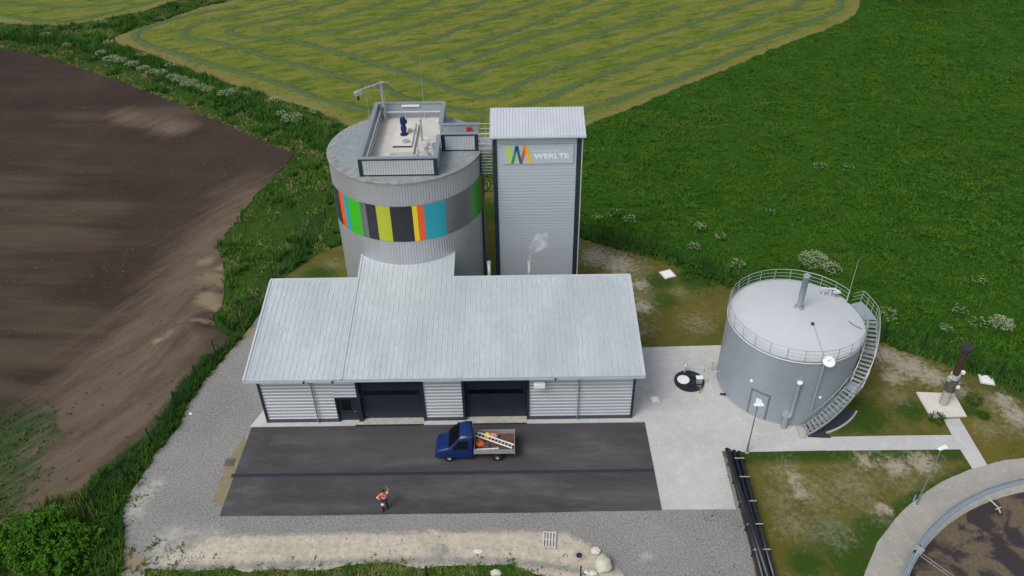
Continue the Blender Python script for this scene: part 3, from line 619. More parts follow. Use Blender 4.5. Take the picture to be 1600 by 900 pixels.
# flues behind the ridge
for i, (x, lab) in enumerate(((-2.15, 'steel flue pipe behind the hall ridge next to the silo'), (1.17, 'steaming steel flue pipe behind the hall ridge before the tower'))):
    t = thing('flue_pipe', lab, 'flue', (x, 54.4, 0), 0, 'flue pipes behind the hall ridge')
    mb = MB(); cyl(mb, 0, 0, 5.5, 8.05, .14, 16); mb.build('pipe', 'stain', t, False)
    mb = MB(); cyl(mb, 0, 0, 8.0, 8.16, .17, 16); mb.lathe([(.1, 8.17), (.001, 8.17)], n=16); mb.build('collar', 'alu', t)
    mb = MB(); mb.box(-.25, .25, -.75, .0, 6.0, 6.08); mb.build('bracket', 'steel', t)
def steammat():
    m = bpy.data.materials.new('steam'); m.use_nodes = True; nt = m.node_tree; nt.nodes.clear()
    o_ = nt.nodes.new('ShaderNodeOutputMaterial'); v_ = nt.nodes.new('ShaderNodeVolumePrincipled'); v_.inputs['Color'].default_value = (1, 1, 1, 1)
    v_.inputs['Anisotropy'].default_value = .1
    k = ramp(nt, noise_n(nt, 1.6, 4, .6), .42, .72)
    nt.links.new(mth(nt, 'MULTIPLY', k, 1.5), v_.inputs['Density']); nt.links.new(v_.outputs[0], o_.inputs['Volume']); return m
mb = MB(); v = []
P_ = [(1.17, 54.4, 8.25), (1.22, 54.4, 8.7), (1.45, 54.5, 9.2), (1.85, 54.6, 9.7), (2.3, 54.7, 10.1), (2.8, 54.8, 10.5)]
mb.tube(P_, [.08, .22, .45, .65, .7, .25], 14)
st = mb.build('steam', steammat()); tag(st, 'thin white steam drifting up from the flue before the tower', 'steam', kind='stuff')

# ------------------------------------------------------------------ silo
SX, SY, SR, SH = -9.19, 62.02, 6.54, 15.0
silo = thing('silo', 'wide round grey silo with a striped colour band', 'silo', (SX, SY, 0))
def ribbed(r, z0, z1, n, amp, a0=0, a1=360, nz=2):
    mb = MB(); full = (a1-a0) >= 360; k = int(round(n*(a1-a0)/360*6)); k = max(k, 2); v = []; f = []
    prof = [0, 0, amp*.5, amp, amp, amp*.5]
    cnt = k if full else k+1
    for j in range(nz):
        z = z0+(z1-z0)*j/(nz-1)
        for i in range(cnt):
            a = rad(a0)+(rad(a1)-rad(a0))*i/k; gi = int(round((a0/360*n*6)+i)) % 6
            rr = r+prof[gi]; v.append((rr*math.cos(a), rr*math.sin(a), z))
    for j in range(nz-1):
        for i in range(k):
            i2 = (i+1) % cnt; f.append((j*cnt+i, j*cnt+i2, (j+1)*cnt+i2, (j+1)*cnt+i))
    return mb.add(v, f)
ribbed(SR-.04, 0, 15.0, 170, .024).build('wall', 'silo', silo)
mb = MB(); mb.lathe([(SR-.1, 14.86), (SR+.05, 14.86), (SR+.05, 15.02), (SR-.03, 15.04), (SR-.7, 15.06), (SR-.72, 15.05)], n=160); rim = mb.build('rim_sheet', plain('silo_rim_sheet', (.36, .37, .365), .6, .2, .25, 1.2), silo)
mb = MB(); mb.lathe([(SR-.71, 15.055), (.01, 15.14)], n=160); sroof = mb.build('roof', 'siloroof', silo)
mb = MB()
for i in range(40):
    a = 2*math.pi*i/40; M_ = Matrix.Rotation(a, 4, 'Z'); mb.box(SR-.72, SR-.05, -.006, .006, 15.04, 15.068, M_)
for x in np.arange(-6, 6.1, 1.0):
    L = math.sqrt(max(0, 5.8**2-x*x))
    mb.tube([(x, y_, 15.142-.0146*math.hypot(x, y_)) for y_ in np.linspace(-L, L, 9)], .014, 4)
mb.build('roof_seam', 'siloroof', sroof)
_b = None
for i in range(60):
    if _b is None: mb = MB(); mb.box(SR-.62, SR-.55, -.035, .035, 15.04, 15.08); _b = mb.build('roof_bolt', 'steel', sroof); o = _b
    else: o = _b.copy(); COL.objects.link(o)
    o.rotation_euler = (0, 0, 2*math.pi*i/60)
mb = MB(); M_ = Matrix.Rotation(rad(-18), 4, 'Z')
mb.lathe([(SR+.02, 0.05), (SR+.02, 14.84)], n=6, a0=rad(-14), a1=rad(-9)); mb.build('corner_trim', 'anth', silo)
bands = [(-158, -144.6, (.075, .078, .085)), (-144.6, -138.2, (.80, .12, .025)), (-138.2, -133.2, (.012, .38, .48)), (-133.2, -120.9, (.05, .46, .02)), (-120.9, -115.6, (.21, .22, .24)), (-115.6, -107.5, (.022, .024, .032)),
         (-107.5, -97.1, (.42, .48, .02)), (-97.1, -81.4, (.020, .021, .027)), (-81.4, -78.0, (.85, .62, .01)), (-78.0, -73.2, (.80, .12, .025)), (-73.2, -57.1, (.010, .35, .44)), (-57.1, -31.4, (.22, .23, .25)), (-31.4, -16.6, (.035, .32, .02)), (-16.6, -11, (.20, .20, .03)), (-11, 20, (.15, .16, .18))]
names_ = {0: 'grey', 1: 'orange'}
for i, (a0, a1, c) in enumerate(bands):
    mb = MB(); k = max(2, int((a1-a0)/1.2)); r0, r1 = SR+.012, SR+.03
    mb.lathe([(r0, 9.54), (r1, 9.54), (r1, 12.87), (r0, 12.87)], n=k, a0=rad(a0)+.0004, a1=rad(a1)-.0004)
    mb.build('colour_stripe', plain('band_paint', c, .35, .0 if max(c)-min(c) > .05 or max(c) < .05 else .45, .06, 1), silo, False)
# roof enclosure on the silo (thing of its own parts, but fixed to the silo)
Z0, Z1 = 15.12, 16.6; T_ = .28
def lx(x): return x-SX
def ly(y): return y-SY
enc = [(-12.25, -6.0, 56.6, 67.3)]
mb = MB(); mb.box(lx(-12.2), lx(-6.03), ly(56.6), ly(67.3), 15.06, 15.22); mb.box(lx(-6.03), lx(-2.95), ly(60.75), ly(62.8), 15.06, 15.22)
mb.build('platform_deck', 'deck', silo)
def vribs(mb, x0, x1, y, z0, z1, face=-1, pitch=.21, axis='x', amp=.03):
    k = int((x1-x0)/pitch*4); v = []; f = []
    for i in range(k+1):
        t_ = x0+(x1-x0)*i/k; o_ = (0, amp, amp, 0)[i % 4]*face
        p_ = (t_, y+o_) if axis == 'x' else (y+o_, t_)
        v += [(p_[0], p_[1], z0), (p_[0], p_[1], z1)]
    for i in range(k): f.append((2*i, 2*i+2, 2*i+3, 2*i+1))
    mb.add(v, f)
segs = [('x', -12.25, -6.0, 56.6), ('x', -12.25, -6.0, 67.3-T_), ('y', 56.6+T_, 67.3-T_, -12.25), ('y', 56.6+T_, 60.75, -6.0-T_), ('y', 62.8, 67.3-T_, -6.0-T_), ('x', -6.0, -2.9, 60.75), ('x', -6.0, -2.9, 62.8-T_+.0)]
for ax, a, b, c in segs:
    inn = MB(); copm = MB(); out = MB(); dark = MB()
    if ax == 'x':
        inn.box(lx(a)+.03, lx(b)-.03, ly(c)+.03, ly(c)+T_-.03, 15.1, Z1-.04); copm.box(lx(a)-.04, lx(b)+.04, ly(c)-.04, ly(c)+T_+.06, Z1-.04, Z1+.03)
        vribs(out, lx(a)+.3, lx(b)-.3, ly(c)+.02, 15.2, Z1-.14); 
        dark.box(lx(a)-.0, lx(a)+.3, ly(c)-.03, ly(c)+.025, 15.06, Z1-.04); dark.box(lx(b)-.3, lx(b), ly(c)-.03, ly(c)+.025, 15.06, Z1-.04)
        dark.box(lx(a)+.3, lx(b)-.3, ly(c)-.035, ly(c)+.02, Z1-.15, Z1-.04); dark.box(lx(a)+.3, lx(b)-.3, ly(c)-.03, ly(c)+.02, 15.06, 15.18)
    else:
        inn.box(lx(c)+.03, lx(c)+T_-.03, ly(a), ly(b), 15.1, Z1-.045); copm.box(lx(c)-.04, lx(c)+T_+.04, ly(a)+.061, ly(b)-.041, Z1-.045, Z1+.027)
    pp_ = inn.build('parapet_panel', 'inner', silo); copm.build('coping', 'cop', pp_)
    if ax == 'x' and c in (56.6, 60.75): out.build('outer_cladding', 'wallmetal', pp_); dark.build('edge_trim', 'anth', pp_)
# back faces of outer parapets
mb = MB(); vribs(mb, ly(56.9), ly(67.0), lx(-12.27), 15.1, Z1-.06, -1, axis='y'); vribs(mb, lx(-12.2), lx(-6.05), ly(67.32), 15.1, Z1-.06, 1); mb.build('side_cladding', 'wallmetal', silo)
mb = MB(); mb.box(lx(-3.0), lx(-2.9), ly(60.72), ly(62.84), 15.0, 15.22); mb.build('wing_sill', 'anth', silo)
# handrails inside the parapet
mb = MB(); xr = lx(-11.7); mb.tube([(xr, ly(57.1), 16.25), (xr, ly(66.3), 16.25)], .06, 8); mb.tube([(xr, ly(57.1), 15.75), (xr, ly(66.3), 15.75)], .03, 8)
mb.tube([(lx(-11.4), ly(66.8), 15.9), (lx(-6.4), ly(66.8), 15.9)], .07, 8)
for y in np.arange(57.2, 66.4, 1.5): mb.tube([(xr, ly(y), 15.2), (xr, ly(y), 16.25)], .022, 6)
for x in (-11.3, -9.6, -7.9, -6.5): mb.tube([(lx(x), ly(66.8), 15.2), (lx(x), ly(66.8), 15.9)], .022, 6)
mb.build('handrail', 'stain', silo)
mb = MB(); mb.box(lx(-9.9), lx(-8.3), ly(66.93), ly(67.03), 16.32, 16.5); mb.build('light_strip', 'white', silo)
# plinth and agitator
ag = thing('agitator', 'blue vertical agitator motor on a pale raised hatch plinth on the silo roof', 'agitator motor', (-9.25, 62.7, 15.22))
mb = MB(); mb.box(-1.0, 1.0, -2.9, 2.6, 0, .28); bevel(mb.build('plinth', 'deck', ag), .03)
mb = MB(); mb.box(-.78, .78, -2.0, 2.3, .28, .42); bevel(mb.build('hatch_plate', 'whitecon', ag), .03)
mb = MB(); mb.box(-.8, .8, -2.05, -1.95, .26, .40); mb.build('plate_edge', 'anth', ag)
mb = MB(); mb.lathe([(.001, .42), (.34, .42), (.34, .50), (.22, .52), (.2, .8), (.26, .85), (.26, 1.15), (.16, 1.2), (.17, 1.3), (.21, 1.34), (.21, 1.95), (.19, 2.0), (.001, 2.02)], (-.05, .1), 20)
for k in range(12):
    a = 2*math.pi*k/12; mb.box(.19, .24, -.012, .012, 1.36, 1.92, Matrix.Translation((-.05, .1, 0)) @ Matrix.Rotation(a, 4, 'Z'))
mb.box(.1, .3, 0, .2, 1.5, 1.75); mb.build('motor', 'bluemotor', ag, False)
mb = MB(); cyl(mb, .35, .75, .42, .6, .2); cyl(mb, .35, .75, .6, .68, .12); mb.build('valve_cap', 'stain', ag)
mb = MB(); mb.lathe([(.32, .42), (.3, .55), (.001, .62)], (.25, -1.3), 20); mb.build('inspection_dome', 'alu', ag)
mb = MB()
for x in (-.68, .68):
    for y in (-1.8, -.6, .7, 2.1): cyl(mb, x, y, .42, .47, .05, 8)
mb.build('bolt', 'stain', ag)
va = thing('vent_valve', 'bright stainless relief valve with levers in the front right deck corner', 'valve', (-7.15, 59.5, 15.22)); va.scale = (1.35, 1.35, 1.35)
mb = MB(); cyl(mb, 0, 0, 0, .12, .24); cyl(mb, 0, 0, .12, .75, .15); cyl(mb, 0, 0, .75, .82, .28); mb.lathe([(.26, .82), (.22, .98), (.001, 1.05)], (0, 0), 18); mb.build('body', 'stain', va, False)
mb = MB(); cyl(mb, .42, -.05, 0, .9, .11); cyl(mb, .42, -.05, .9, 1.0, .16); mb.tube([(.0, 0, .5), (.42, -.05, .5)], .07, 8); mb.build('outlet_pipe', 'stain', va)
mb = MB(); mb.tube([(-.1, 0, .35), (-.5, -.1, .35)], .04, 8); cyl(mb, -.5, -.1, .1, .6, .09, 12); cyl(mb, -.62, -.45, .0, .35, .08, 12); mb.tube([(-.5, -.1, .3), (-.62, -.45, .3)], .035, 8); mb.build('lever', 'stain', va)
mb = MB(); mb.tube([(-.1, .1, 1.0), (-.1, .1, 1.2), (.15, .1, 1.25)], .02, 6); mb.build('handle', 'alu', va)
t = thing('vent_pipe', 'thin upright steel pipe on the deck behind the relief valve', 'pipe', (-7.7, 62.0, 15.22))
mb = MB(); mb.tube([(0, 0, 0), (0, 0, 2.1)], .07, 10); mb.build('pipe', 'steel', t); mb = MB(); cyl(mb, 0, 0, 2.1, 2.16, .12, 12); mb.build('rain_cap', 'alu', t)
# crane
cr = thing('davit_crane', 'grey steel davit crane with hanging hoist on the silo roof corner', 'crane', (-11.45, 66.6, 15.22))
top = 18.75-15.22
mb = MB(); mb.tube([(0, 0, 0), (0, 0, top)], .12, 12); mb.box(-.2, .2, -.2, .2, 0, .06); mb.tube([(.16, .0, .3), (.16, .0, top-.8)], .04, 8); mb.build('mast', 'alu', cr)
je = Vector((-1.85, -1.85, top+.02))
mb = MB(); mb.tube([(.18, .18, top), je], .075, 8); mb.tube([(0, 0, top-.9), je*.35+Vector((0, 0, top*.65-.02))], .045, 8); mb.build('jib', 'alu', cr)
Mx = Matrix.Translation(je+Vector((.1, .1, -.2))) @ Matrix.Rotation(rad(45), 4, 'Z')
mb = MB(); mb.box(-.32, .32, -.2, .2, -.2, .16, Mx); hb = bevel(mb.build('hoist_body', 'alu', cr), .05)
mb = MB(); mb.tube([je+Vector((.1, .1, -.35)), je+Vector((.1, .1, -.85))], .09, 8); mb.build('hook_block', 'blackplastic', cr)
mb = MB(); mb.tube([(0, 0, .9), (-.02, -.22, 1.0), (0, 0, 1.5)], .05, 6); mb.build('winch', 'rust', cr)
mb = MB(); mb.tube([(.1, .0, top), (.75, .05, top+.02)], .018, 6); mb.build('spur', 'alu', cr)
for (x, y, z0_, z1_, lab) in ((-7.98, 67.4, 15.1, 21.3, 'tall thin lightning rod behind the silo deck'), (-12.75, 66.3, 15.06, 18.2, 'short thin lightning rod beside the davit crane')):
    t = thing('lightning_rod', lab, 'lightning rod', (x, y, 0)); mb = MB(); mb.tube([(0, 0, z0_), (0, 0, (z0_+z1_)/2), (0, 0, z1_)], [.03, .02, .012], 6); mb.build('rod', 'alu', t); mb = MB(); cyl(mb, 0, 0, z0_, z0_+.12, .12, 10); mb.build('foot', 'beige', t)
t = thing('red_box', 'small red box fixed inside the parapet of the silo walkway', 'box', (-3.75, 62.5, 15.9)); mb = MB(); mb.box(-.2, .2, -.16, 0, -.25, .5); bevel(mb.build('housing', 'red', t), .02); mb = MB(); mb.box(-.12, .12, -.18, -.159, .05, .2); mb.build('front_plate', plain('dark_red', (.25, .01, .01), .5), t)
# walkway bridge silo -> tower
br = thing('walkway_bridge', 'short steel walkway with railings between silo and tower', 'walkway', (-2.3, 61.7, 0))
mb = MB(); mb.box(-.62, .5, -.95, .95, 15.08, 15.16); mb.build('deck_grating', 'steel', br)
for s in (-.98, .98):
    mb = MB()
    for z in (15.3, 15.7, 16.15, 16.6): mb.tube([(-.62, s, z), (.5, s, z)], .03, 6)
    for x in (-.55, -.05, .42): mb.tube([(x, s, 15.1), (x, s, 16.6)], .025, 6)
    mb.build('railing', 'alu', br)
mb = MB()
for z in np.arange(12.9, 15.0, .28): mb.box(-.62, .5, -1.0, -.9, z, z+.06)
mb.build('grille', 'steel', br)

# ------------------------------------------------------------------ tower
TX0, TX1, TY0, TY1, TTZ = -1.71, 5.59, 60.57, 63.5, 16.35
def tz(y): return 16.6+.25*(y-60.2)
tw = thing('stair_tower', 'tall narrow silver tower with dark corners and a logo sign', 'tower', (0, 0, 0))
mb = MB(); corr_wall(mb, TX0+.3, TX1-.3, .2, 16.35, TY0, .006, .30, 8); mb.build('front_wall', MT['towerwall'], tw)
mb = MB(); v = [(TX0, TY0+.02, 0), (TX1, TY0+.02, 0), (TX1, TY1, 0), (TX0, TY1, 0), (TX0, TY0+.02, tz(TY0)-.13), (TX1, TY0+.02, tz(TY0)-.13), (TX1, TY1, tz(TY1)-.13), (TX0, TY1, tz(TY1)-.13)]
mb.add(v, [(0, 1, 5, 4), (1, 2, 6, 5), (2, 3, 7, 6), (3, 0, 4, 7)]); mb.build('wall', 'wallmetal', tw)
for x, s in ((TX0, -1), (TX1, 1)):
    mb = MB(); a, b = sorted((x+s*.03, x-s*.32)); mb.box(a, b, TY0-.09, TY0+.35, 0, 16.42); mb.build('corner_trim', 'anth', tw)
mb = MB(); mb.box(TX0+.3, TX1-.3, TY0-.10, TY0+.02, 16.2, 16.42); mb.build('head_trim', 'anth', tw)
mb = MB(); roof_plane(mb, -1.95, 5.98, 60.2, 63.8, tz); tr = mb.build('roof', plain('tower_roof_sheet', (.58, .61, .66), .45, .25, .05, .8), tw)
mb = MB(); seams(mb, -1.9, 5.93, 60.2, 63.8, tz, .26, .045, .045); mb.build('roof_rib', tr.data.materials[0], tr)
mb = MB(); mb.box(-1.98, 6.0, 60.05, 60.2, 16.44, 16.56); mb.build('gutter', 'galv', tr)
mb = MB(); mb.tube([(5.75, 60.12, 16.45), (5.7, 60.3, 16.2), (5.72, 60.4, 16.0), (5.72, 60.4, .1)], .05, 8); mb.build('downpipe', 'galv', tw)
# sign
SYY = TY0-.075
sg = MB(); sg.box(-.97, 5.0, SYY-.02, SYY+.01, 13.92, 15.67); sign = sg.build('logo_sign', plain('pale_blue_grey_sign', (.44, .52, .555), .5, 0, .03, 1), tw)
def SP(u, v): return ((u/1600*140+775), (v/571*50+215))
def stroke(p, c, off):
    pts = []
    for u, v_ in p:
        a, b = SP(u, v_); q = GY(a, b, SYY-.02-off); pts.append((q.x, q.y, q.z))
    mb = MB(); bk = [(x, y+.012, z) for x, y, z in pts]; n = len(pts)
    mb.add(pts+bk, [tuple(range(n)), tuple(range(2*n-1, n-1, -1))]+[(i, n+i, n+(i+1) % n, (i+1) % n) for i in range(n)])
    mb.build('logo_stroke', plain('logo_paint', c, .5, 0, .02, 1), sign)
stroke([(172, 128), (222, 140), (292, 400), (272, 465), (243, 440)], (.50, .68, .02), .006)
stroke([(500, 140), (562, 140), (462+22, 440), (455, 460), (440, 395)], (.62, .10, .03), .006)
stroke([(500, 140), (562, 140), (545, 285), (498, 260)], (.80, .22, .02), .0125)
stroke([(512, 138), (568, 140), (640, 440), (645, 466), (592, 466)], (.85, .45, .03), .019)
stroke([(345, 150), (392, 150), (318, 466), (266, 466)], (.05, .26, .07), .0125)
stroke([(345, 150), (395, 150), (472, 466), (422, 466)], (.012, .14, .19), .019)
stroke([(345, 150), (395, 150), (405, 215), (365, 265), (330, 215)], (.008, .075, .045), .0255)
def text(s, u0, u1, vb, vt, name, bold=0.0):
    cu = bpy.data.curves.new(name, 'FONT'); cu.body = s; cu.size = 1; cu.extrude = .01; cu.offset = bold
    to = bpy.data.objects.new(name, cu); COL.objects.link(to)
    dg = bpy.context.evaluated_depsgraph_get(); me = bpy.data.meshes.new_from_object(to.evaluated_get(dg)); bpy.data.objects.remove(to)
    co_ = np.empty(len(me.vertices)*3); me.vertices.foreach_get('co', co_); co_ = co_.reshape(-1, 3)
    a = GY(*SP(u0, vb), SYY-.02); b = GY(*SP(u1, vt), SYY-.02); mn, mx = co_.min(0), co_.max(0)
    n_ = np.empty_like(co_); n_[:, 0] = a.x+(co_[:, 0]-mn[0])/(mx[0]-mn[0])*(b.x-a.x); n_[:, 2] = a.z+(co_[:, 1]-mn[1])/(mx[1]-mn[1])*(b.z-a.z); n_[:, 1] = SYY-.02-.002-(co_[:, 2]-mn[2])
    me.vertices.foreach_set('co', n_.reshape(-1)); me.update(); me.materials.clear(); return link(name, me, 'white', sign)
text('WERLTE', 668, 1308, 380, 282, 'lettering', .045)
text('SAMTGEMEINDE', 668, 1140, 255, 225, 'lettering', .0)

# ------------------------------------------------------------------ grey tank with stair
KX, KY, KR, KH = 21.69, 48.46, 5.09, 6.48
tk = thing('storage_tank', 'round blue grey storage tank with pale roof and roof railing', 'tank', (KX, KY, 0))
mb = MB(); mb.lathe([(KR, 0), (KR, KH-.05)], n=160); o = mb.build('wall', 'tank', tk, True)
for zz in (1.62, 3.25, 4.87):
    mb = MB(); mb.lathe([(KR+.004, zz), (KR+.012, zz), (KR+.012, zz+.035), (KR+.004, zz+.035)], n=160); mb.build('seam_ring', 'tank', tk)
mb = MB(); mb.lathe([(KR-.02, KH-.12), (KR+.06, KH-.10), (KR+.07, KH), (KR+.0, KH+.03), (.3, KH+.55), (.001, KH+.56)], n=128); troof = mb.build('roof', 'tankroof', tk, True)
def rzk(x, y): return KH+.03+(KR-math.hypot(x, y))/(KR-.3)*.52
mb = MB(); mb.lathe([(KR+.05, 0.02), (KR+.05, .08), (KR, .10)], n=128); mb.build('base_ring', 'tank', tk)
# roof railing
def arc(r, z, a0, a1, n=60): return [(r*math.cos(rad(a0+(a1-a0)*i/n)), r*math.sin(rad(a0+(a1-a0)*i/n)), z) for i in range(n+1)]
rl = MB(); RR = KR+.02; A0, A1 = 24, 358
for z, r in ((KH+1.12, .026), (KH+.78, .016), (KH+.44, .016)): rl.tube(arc(RR, z, A0, A1, 110), r, 6)
n = 24
for i in range(n+1):
    a = A0+(A1-A0)*i/n; x, y = RR*math.cos(rad(a)), RR*math.sin(rad(a)); rl.tube([(x, y, KH-.1), (x, y, KH+1.12)], .025, 6)
rl.lathe([(RR-.012, KH+.03), (RR-.012, KH+.15), (RR+.012, KH+.15), (RR+.012, KH+.03)], n=100, a0=rad(A0), a1=rad(A1))
rl.build('railing', 'steel', tk)
cb = G(1248, 482, 6.9)-Vector((KX, KY, 0)); cz = rzk(cb.x, cb.y)
mb = MB(); mb.lathe([(.001, cz+3.12), (.22, cz+3.12), (.25, cz+3.16), (.27, cz+3.1), (.27, cz+2.95), (.24, cz+2.94), (.24, cz-.05)], (cb.x, cb.y), 28); mb.lathe([(.24, cz+.16), (.36, cz+.14), (.36, cz+.04), (.4, cz-.1)], (cb.x, cb.y), 28); mb.build('vent_stack', 'tank', tk, True)
vx, vy = 25.1-KX, 51.2-KY; vz = rzk(vx, vy)
mb = MB(); mb.tube([(vx-.4, vy+.1, vz), (vx-.4, vy+.1, vz+.6), (vx-.1, vy, vz+.75), (vx+.4, vy-.05, vz+.72), (vx+.7, vy-.2, vz+.55)], .09, 8); mb.tube([(vx+.1, vy, vz), (vx+.1, vy, vz+.7)], .07, 8); mb.box(vx-.75, vx-.2, vy, vy+.25, vz+.5, vz+.72); mb.box(vx+.25, vx+.8, vy-.3, vy, vz+.45, vz+.6); mb.build('relief_valve', 'tankroof', tk)
hx, hy = 22.56-KX, 47.25-KY; mb = MB(); cyl(mb, hx, hy, rzk(hx, hy)-.03, rzk(hx, hy)+.16, .12, 14); mb.build('sensor_cap', 'anth', tk)
ex, ey_ = 22.45-KX, 43.55-KY
mb = MB(); mb.tube([(hx+.05, hy-.1, rzk(hx, hy)+.05), (ex, ey_+.1, KH+.1), (ex, ey_-.0, KH+.3)], .02, 6); mb.build('cable', 'steel', tk)
mb = MB()
a = Vector((25.6-KX, 47.9-KY, 0)); b = Vector((25.9-KX, 47.35-KY, 0)); c = Vector((26.35-KX, 47.1-KY, 0))
for p, q in ((a, b), (b, c)):
    z1_, z2_ = rzk(p.x, p.y)+.03, rzk(q.x, q.y)+.03; mb.tube([(p.x, p.y, z1_), (q.x, q.y, z2_)], .025, 6)
mb.build('roof_bracket', 'anth', tk)
# dish-like white float disc on the railing with its pipe
an = rad(-80.6); dx, dy = math.cos(an), math.sin(an)
mb = MB(); mb.lathe([(.001, .0), (.42, .0), (.46, .03), (.42, .07), (.001, .10)], n=28, M=Matrix.Translation((dx*(KR+.22), dy*(KR+.22), KH+.28)) @ Matrix.Rotation(rad(25), 4, 'X')); ds = mb.build('gauge_disc', 'white', tk)
mb = MB(); mb.box(-.16, .16, -.02, .02, .0, .012, Matrix.Translation((dx*(KR+.22), dy*(KR+.22)+.0, KH+.385)) @ Matrix.Rotation(rad(25), 4, 'X')@ Matrix.Rotation(rad(25), 4, 'Z')); mb.build('pointer', plain('bronze', (.3, .18, .06), .5), ds)
def wallpipe(adeg, z0_, z1_, r, off=.09, name='wall_pipe', mat='tank', cap=None):
    a_ = rad(adeg); x, y = (KR+off)*math.cos(a_), (KR+off)*math.sin(a_)
    mb = MB(); mb.tube([(x, y, z0_), (x, y, z1_)], r, 12); o_ = mb.build(name, mat, tk)
    if cap: mb = MB(); cyl(mb, x, y, z1_, z1_+.08, r*1.6, 14); mb.build('pipe_cap', cap, o_)
def angat(px, py, z): q = G(px, py, z); return math.degrees(math.atan2(q.y-KY, q.x-KX))
wallpipe(angat(1283, 590, 5.2), 1.6, KH+.1, .085, .11)
wallpipe(angat(1248, 590, 4.6), 1.2, 4.6, .13, .15, 'wall_pipe', 'tank', 'white')
wallpipe(angat(1228, 655, 1.0), .0, 1.35, .22, .3, 'overflow_sump', 'tank', 'alu')
for px, py, z in ((1172, 597, 3.3), (1280, 619, 2.9)):
    a_ = rad(angat(px, py, z)); mb = MB(); mb.lathe([(.001, .1), (.11, .08), (.13, 0)], n=12, M=Matrix.Translation(((KR)*math.cos(a_), (KR)*math.sin(a_), z)) @ Matrix.Rotation(a_, 4, 'Z') @ Matrix.Rotation(rad(90), 4, 'Y')); mb.build('wall_light', 'white', tk)
a0_, a1_ = angat(1163, 640, 1.0), angat(1192, 652, 1.0)
mb = MB(); mb.lathe([(KR+.01, .25), (KR+.05, .25), (KR+.05, 2.55), (KR+.01, 2.55)], n=12, a0=rad(a0_), a1=rad(a1_)); mh = mb.build('access_panel', 'tank', tk)
mb = MB(); mb.lathe([(KR+.04, 0.15), (KR+.09, .15), (KR+.09, 2.68), (KR+.04, 2.68)], n=2, a0=rad(a1_), a1=rad(a1_+1.2)); mb.lathe([(KR+.04, .15), (KR+.09, .15), (KR+.09, 2.68), (KR+.04, 2.68)], n=2, a0=rad(a0_-1.2), a1=rad(a0_)); mb.lathe([(KR+.04, 2.6), (KR+.10, 2.6), (KR+.10, 2.7), (KR+.04, 2.7)], n=14, a0=rad(a0_), a1=rad(a1_)); mb.build('panel_frame', plain('panel_frame_grey', (.15, .17, .19), .5), mh)
am = (a0_+a1_)/2; mb = MB(); mb.lathe([(KR+.06, 1.5), (KR+.08, 1.5), (KR+.08, 2.0), (KR+.06, 2.0)], n=4, a0=rad(am-2.5), a1=rad(am+2.5)); mb.build('notice_plate', 'white', mh)
# stair
stt = thing('spiral_staircase', 'galvanised steel staircase curving up around the grey tank', 'staircase', (KX, KY, 0))
RI, RO = KR+.16, KR+1.08; SA0, SA1, SA2 = -86.5, -2.0, 20.0
LA0, LA1 = -52.0, -44.0
def sz(a):   # height of the stair line at an angle
    z_l = 3.1
    if a <= LA0: return .15+(z_l-.15)*(a-SA0)/(LA0-SA0)
    if a <= LA1: return z_l
    return z_l+(KH-z_l)*(a-LA1)/(SA1-LA1)
def wedge(mb, a0, a1, r0, r1, z0_, z1_, n=2):
    mb.lathe([(r0, z0_), (r1, z0_), (r1, z1_), (r0, z1_), (r0, z0_)], n=n, a0=rad(a0), a1=rad(a1))
    for a in (a0, a1):
        c_, s_ = math.cos(rad(a)), math.sin(rad(a)); mb.add([(r0*c_, r0*s_, z0_), (r1*c_, r1*s_, z0_), (r1*c_, r1*s_, z1_), (r0*c_, r0*s_, z1_)], [(0, 1, 2, 3)])
n1, n2 = 13, 16
angs = [(SA0+(LA0-SA0)*(i+.5)/n1) for i in range(n1)]+[(LA1+(SA1-LA1)*(i+.5)/n2) for i in range(n2)]
for a in angs:
    mb = MB(); wedge(mb, a-1.15, a+1.0, RI+.03, RO-.03, sz(a)-.03, sz(a)+.0); wedge(mb, a-1.3, a-1.1, RI+.03, RO-.03, sz(a)-.05, sz(a)+.012); mb.build('tread', 'steel', stt)
mb = MB(); wedge(mb, LA0, LA1, RI, RO, 3.06, 3.1, 6); mb.build('landing', 'steel', stt)
mb = MB(); wedge(mb, SA1+.3, SA2, RI-.05, RO+.05, KH-.04, KH+.0, 14); mb.build('top_platform', 'steel', stt)
for r in (RI, RO):
    mb = MB(); A = np.linspace(SA0-1, SA1+.3, 70); v = []; f = []
    for a in A:
        z = sz(max(a, SA0)); c_, s_ = math.cos(rad(a)), math.sin(rad(a))
        for rr, zz in ((r-.02, z-.2), (r+.02, z-.2), (r+.02, z+.06), (r-.02, z+.06)): v.append((rr*c_, rr*s_, max(zz, .03)))
    for i in range(len(A)-1):
        for k in range(4): f.append((4*i+k, 4*i+(k+1) % 4, 4*i+4+(k+1) % 4, 4*i+4+k))
    mb.add(v, f); mb.build('stringer', 'steel', stt)
def path(r, dz, A): return [(r*math.cos(rad(a)), r*math.sin(rad(a)), (sz(a) if a <= SA1 else KH)+dz) for a in A]
mb = MB(); A = np.linspace(SA0, SA2, 90)
mb.tube(path(RO, 1.05, A), .028, 6); mb.tube(path(RO, .72, A), .016, 6); mb.tube(path(RO, .4, A), .016, 6)
for a in np.linspace(SA0+.5, SA2, 17):
    z = sz(a) if a <= SA1 else KH; c_, s_ = math.cos(rad(a)), math.sin(rad(a)); mb.tube([(RO*c_, RO*s_, z-.1), (RO*c_, RO*s_, z+1.05)], .024, 6)
for dz in (1.05, .72, .4):
    e = [(r*math.cos(rad(SA2)), r*math.sin(rad(SA2)), KH+dz) for r in (RO, RI+.0)]; mb.tube(e, .02, 6)
mb.build('outer_railing', 'steel', stt)
mb = MB(); A = np.linspace(SA0, -8, 70); mb.tube(path(RI+.02, .95, A), .026, 6)
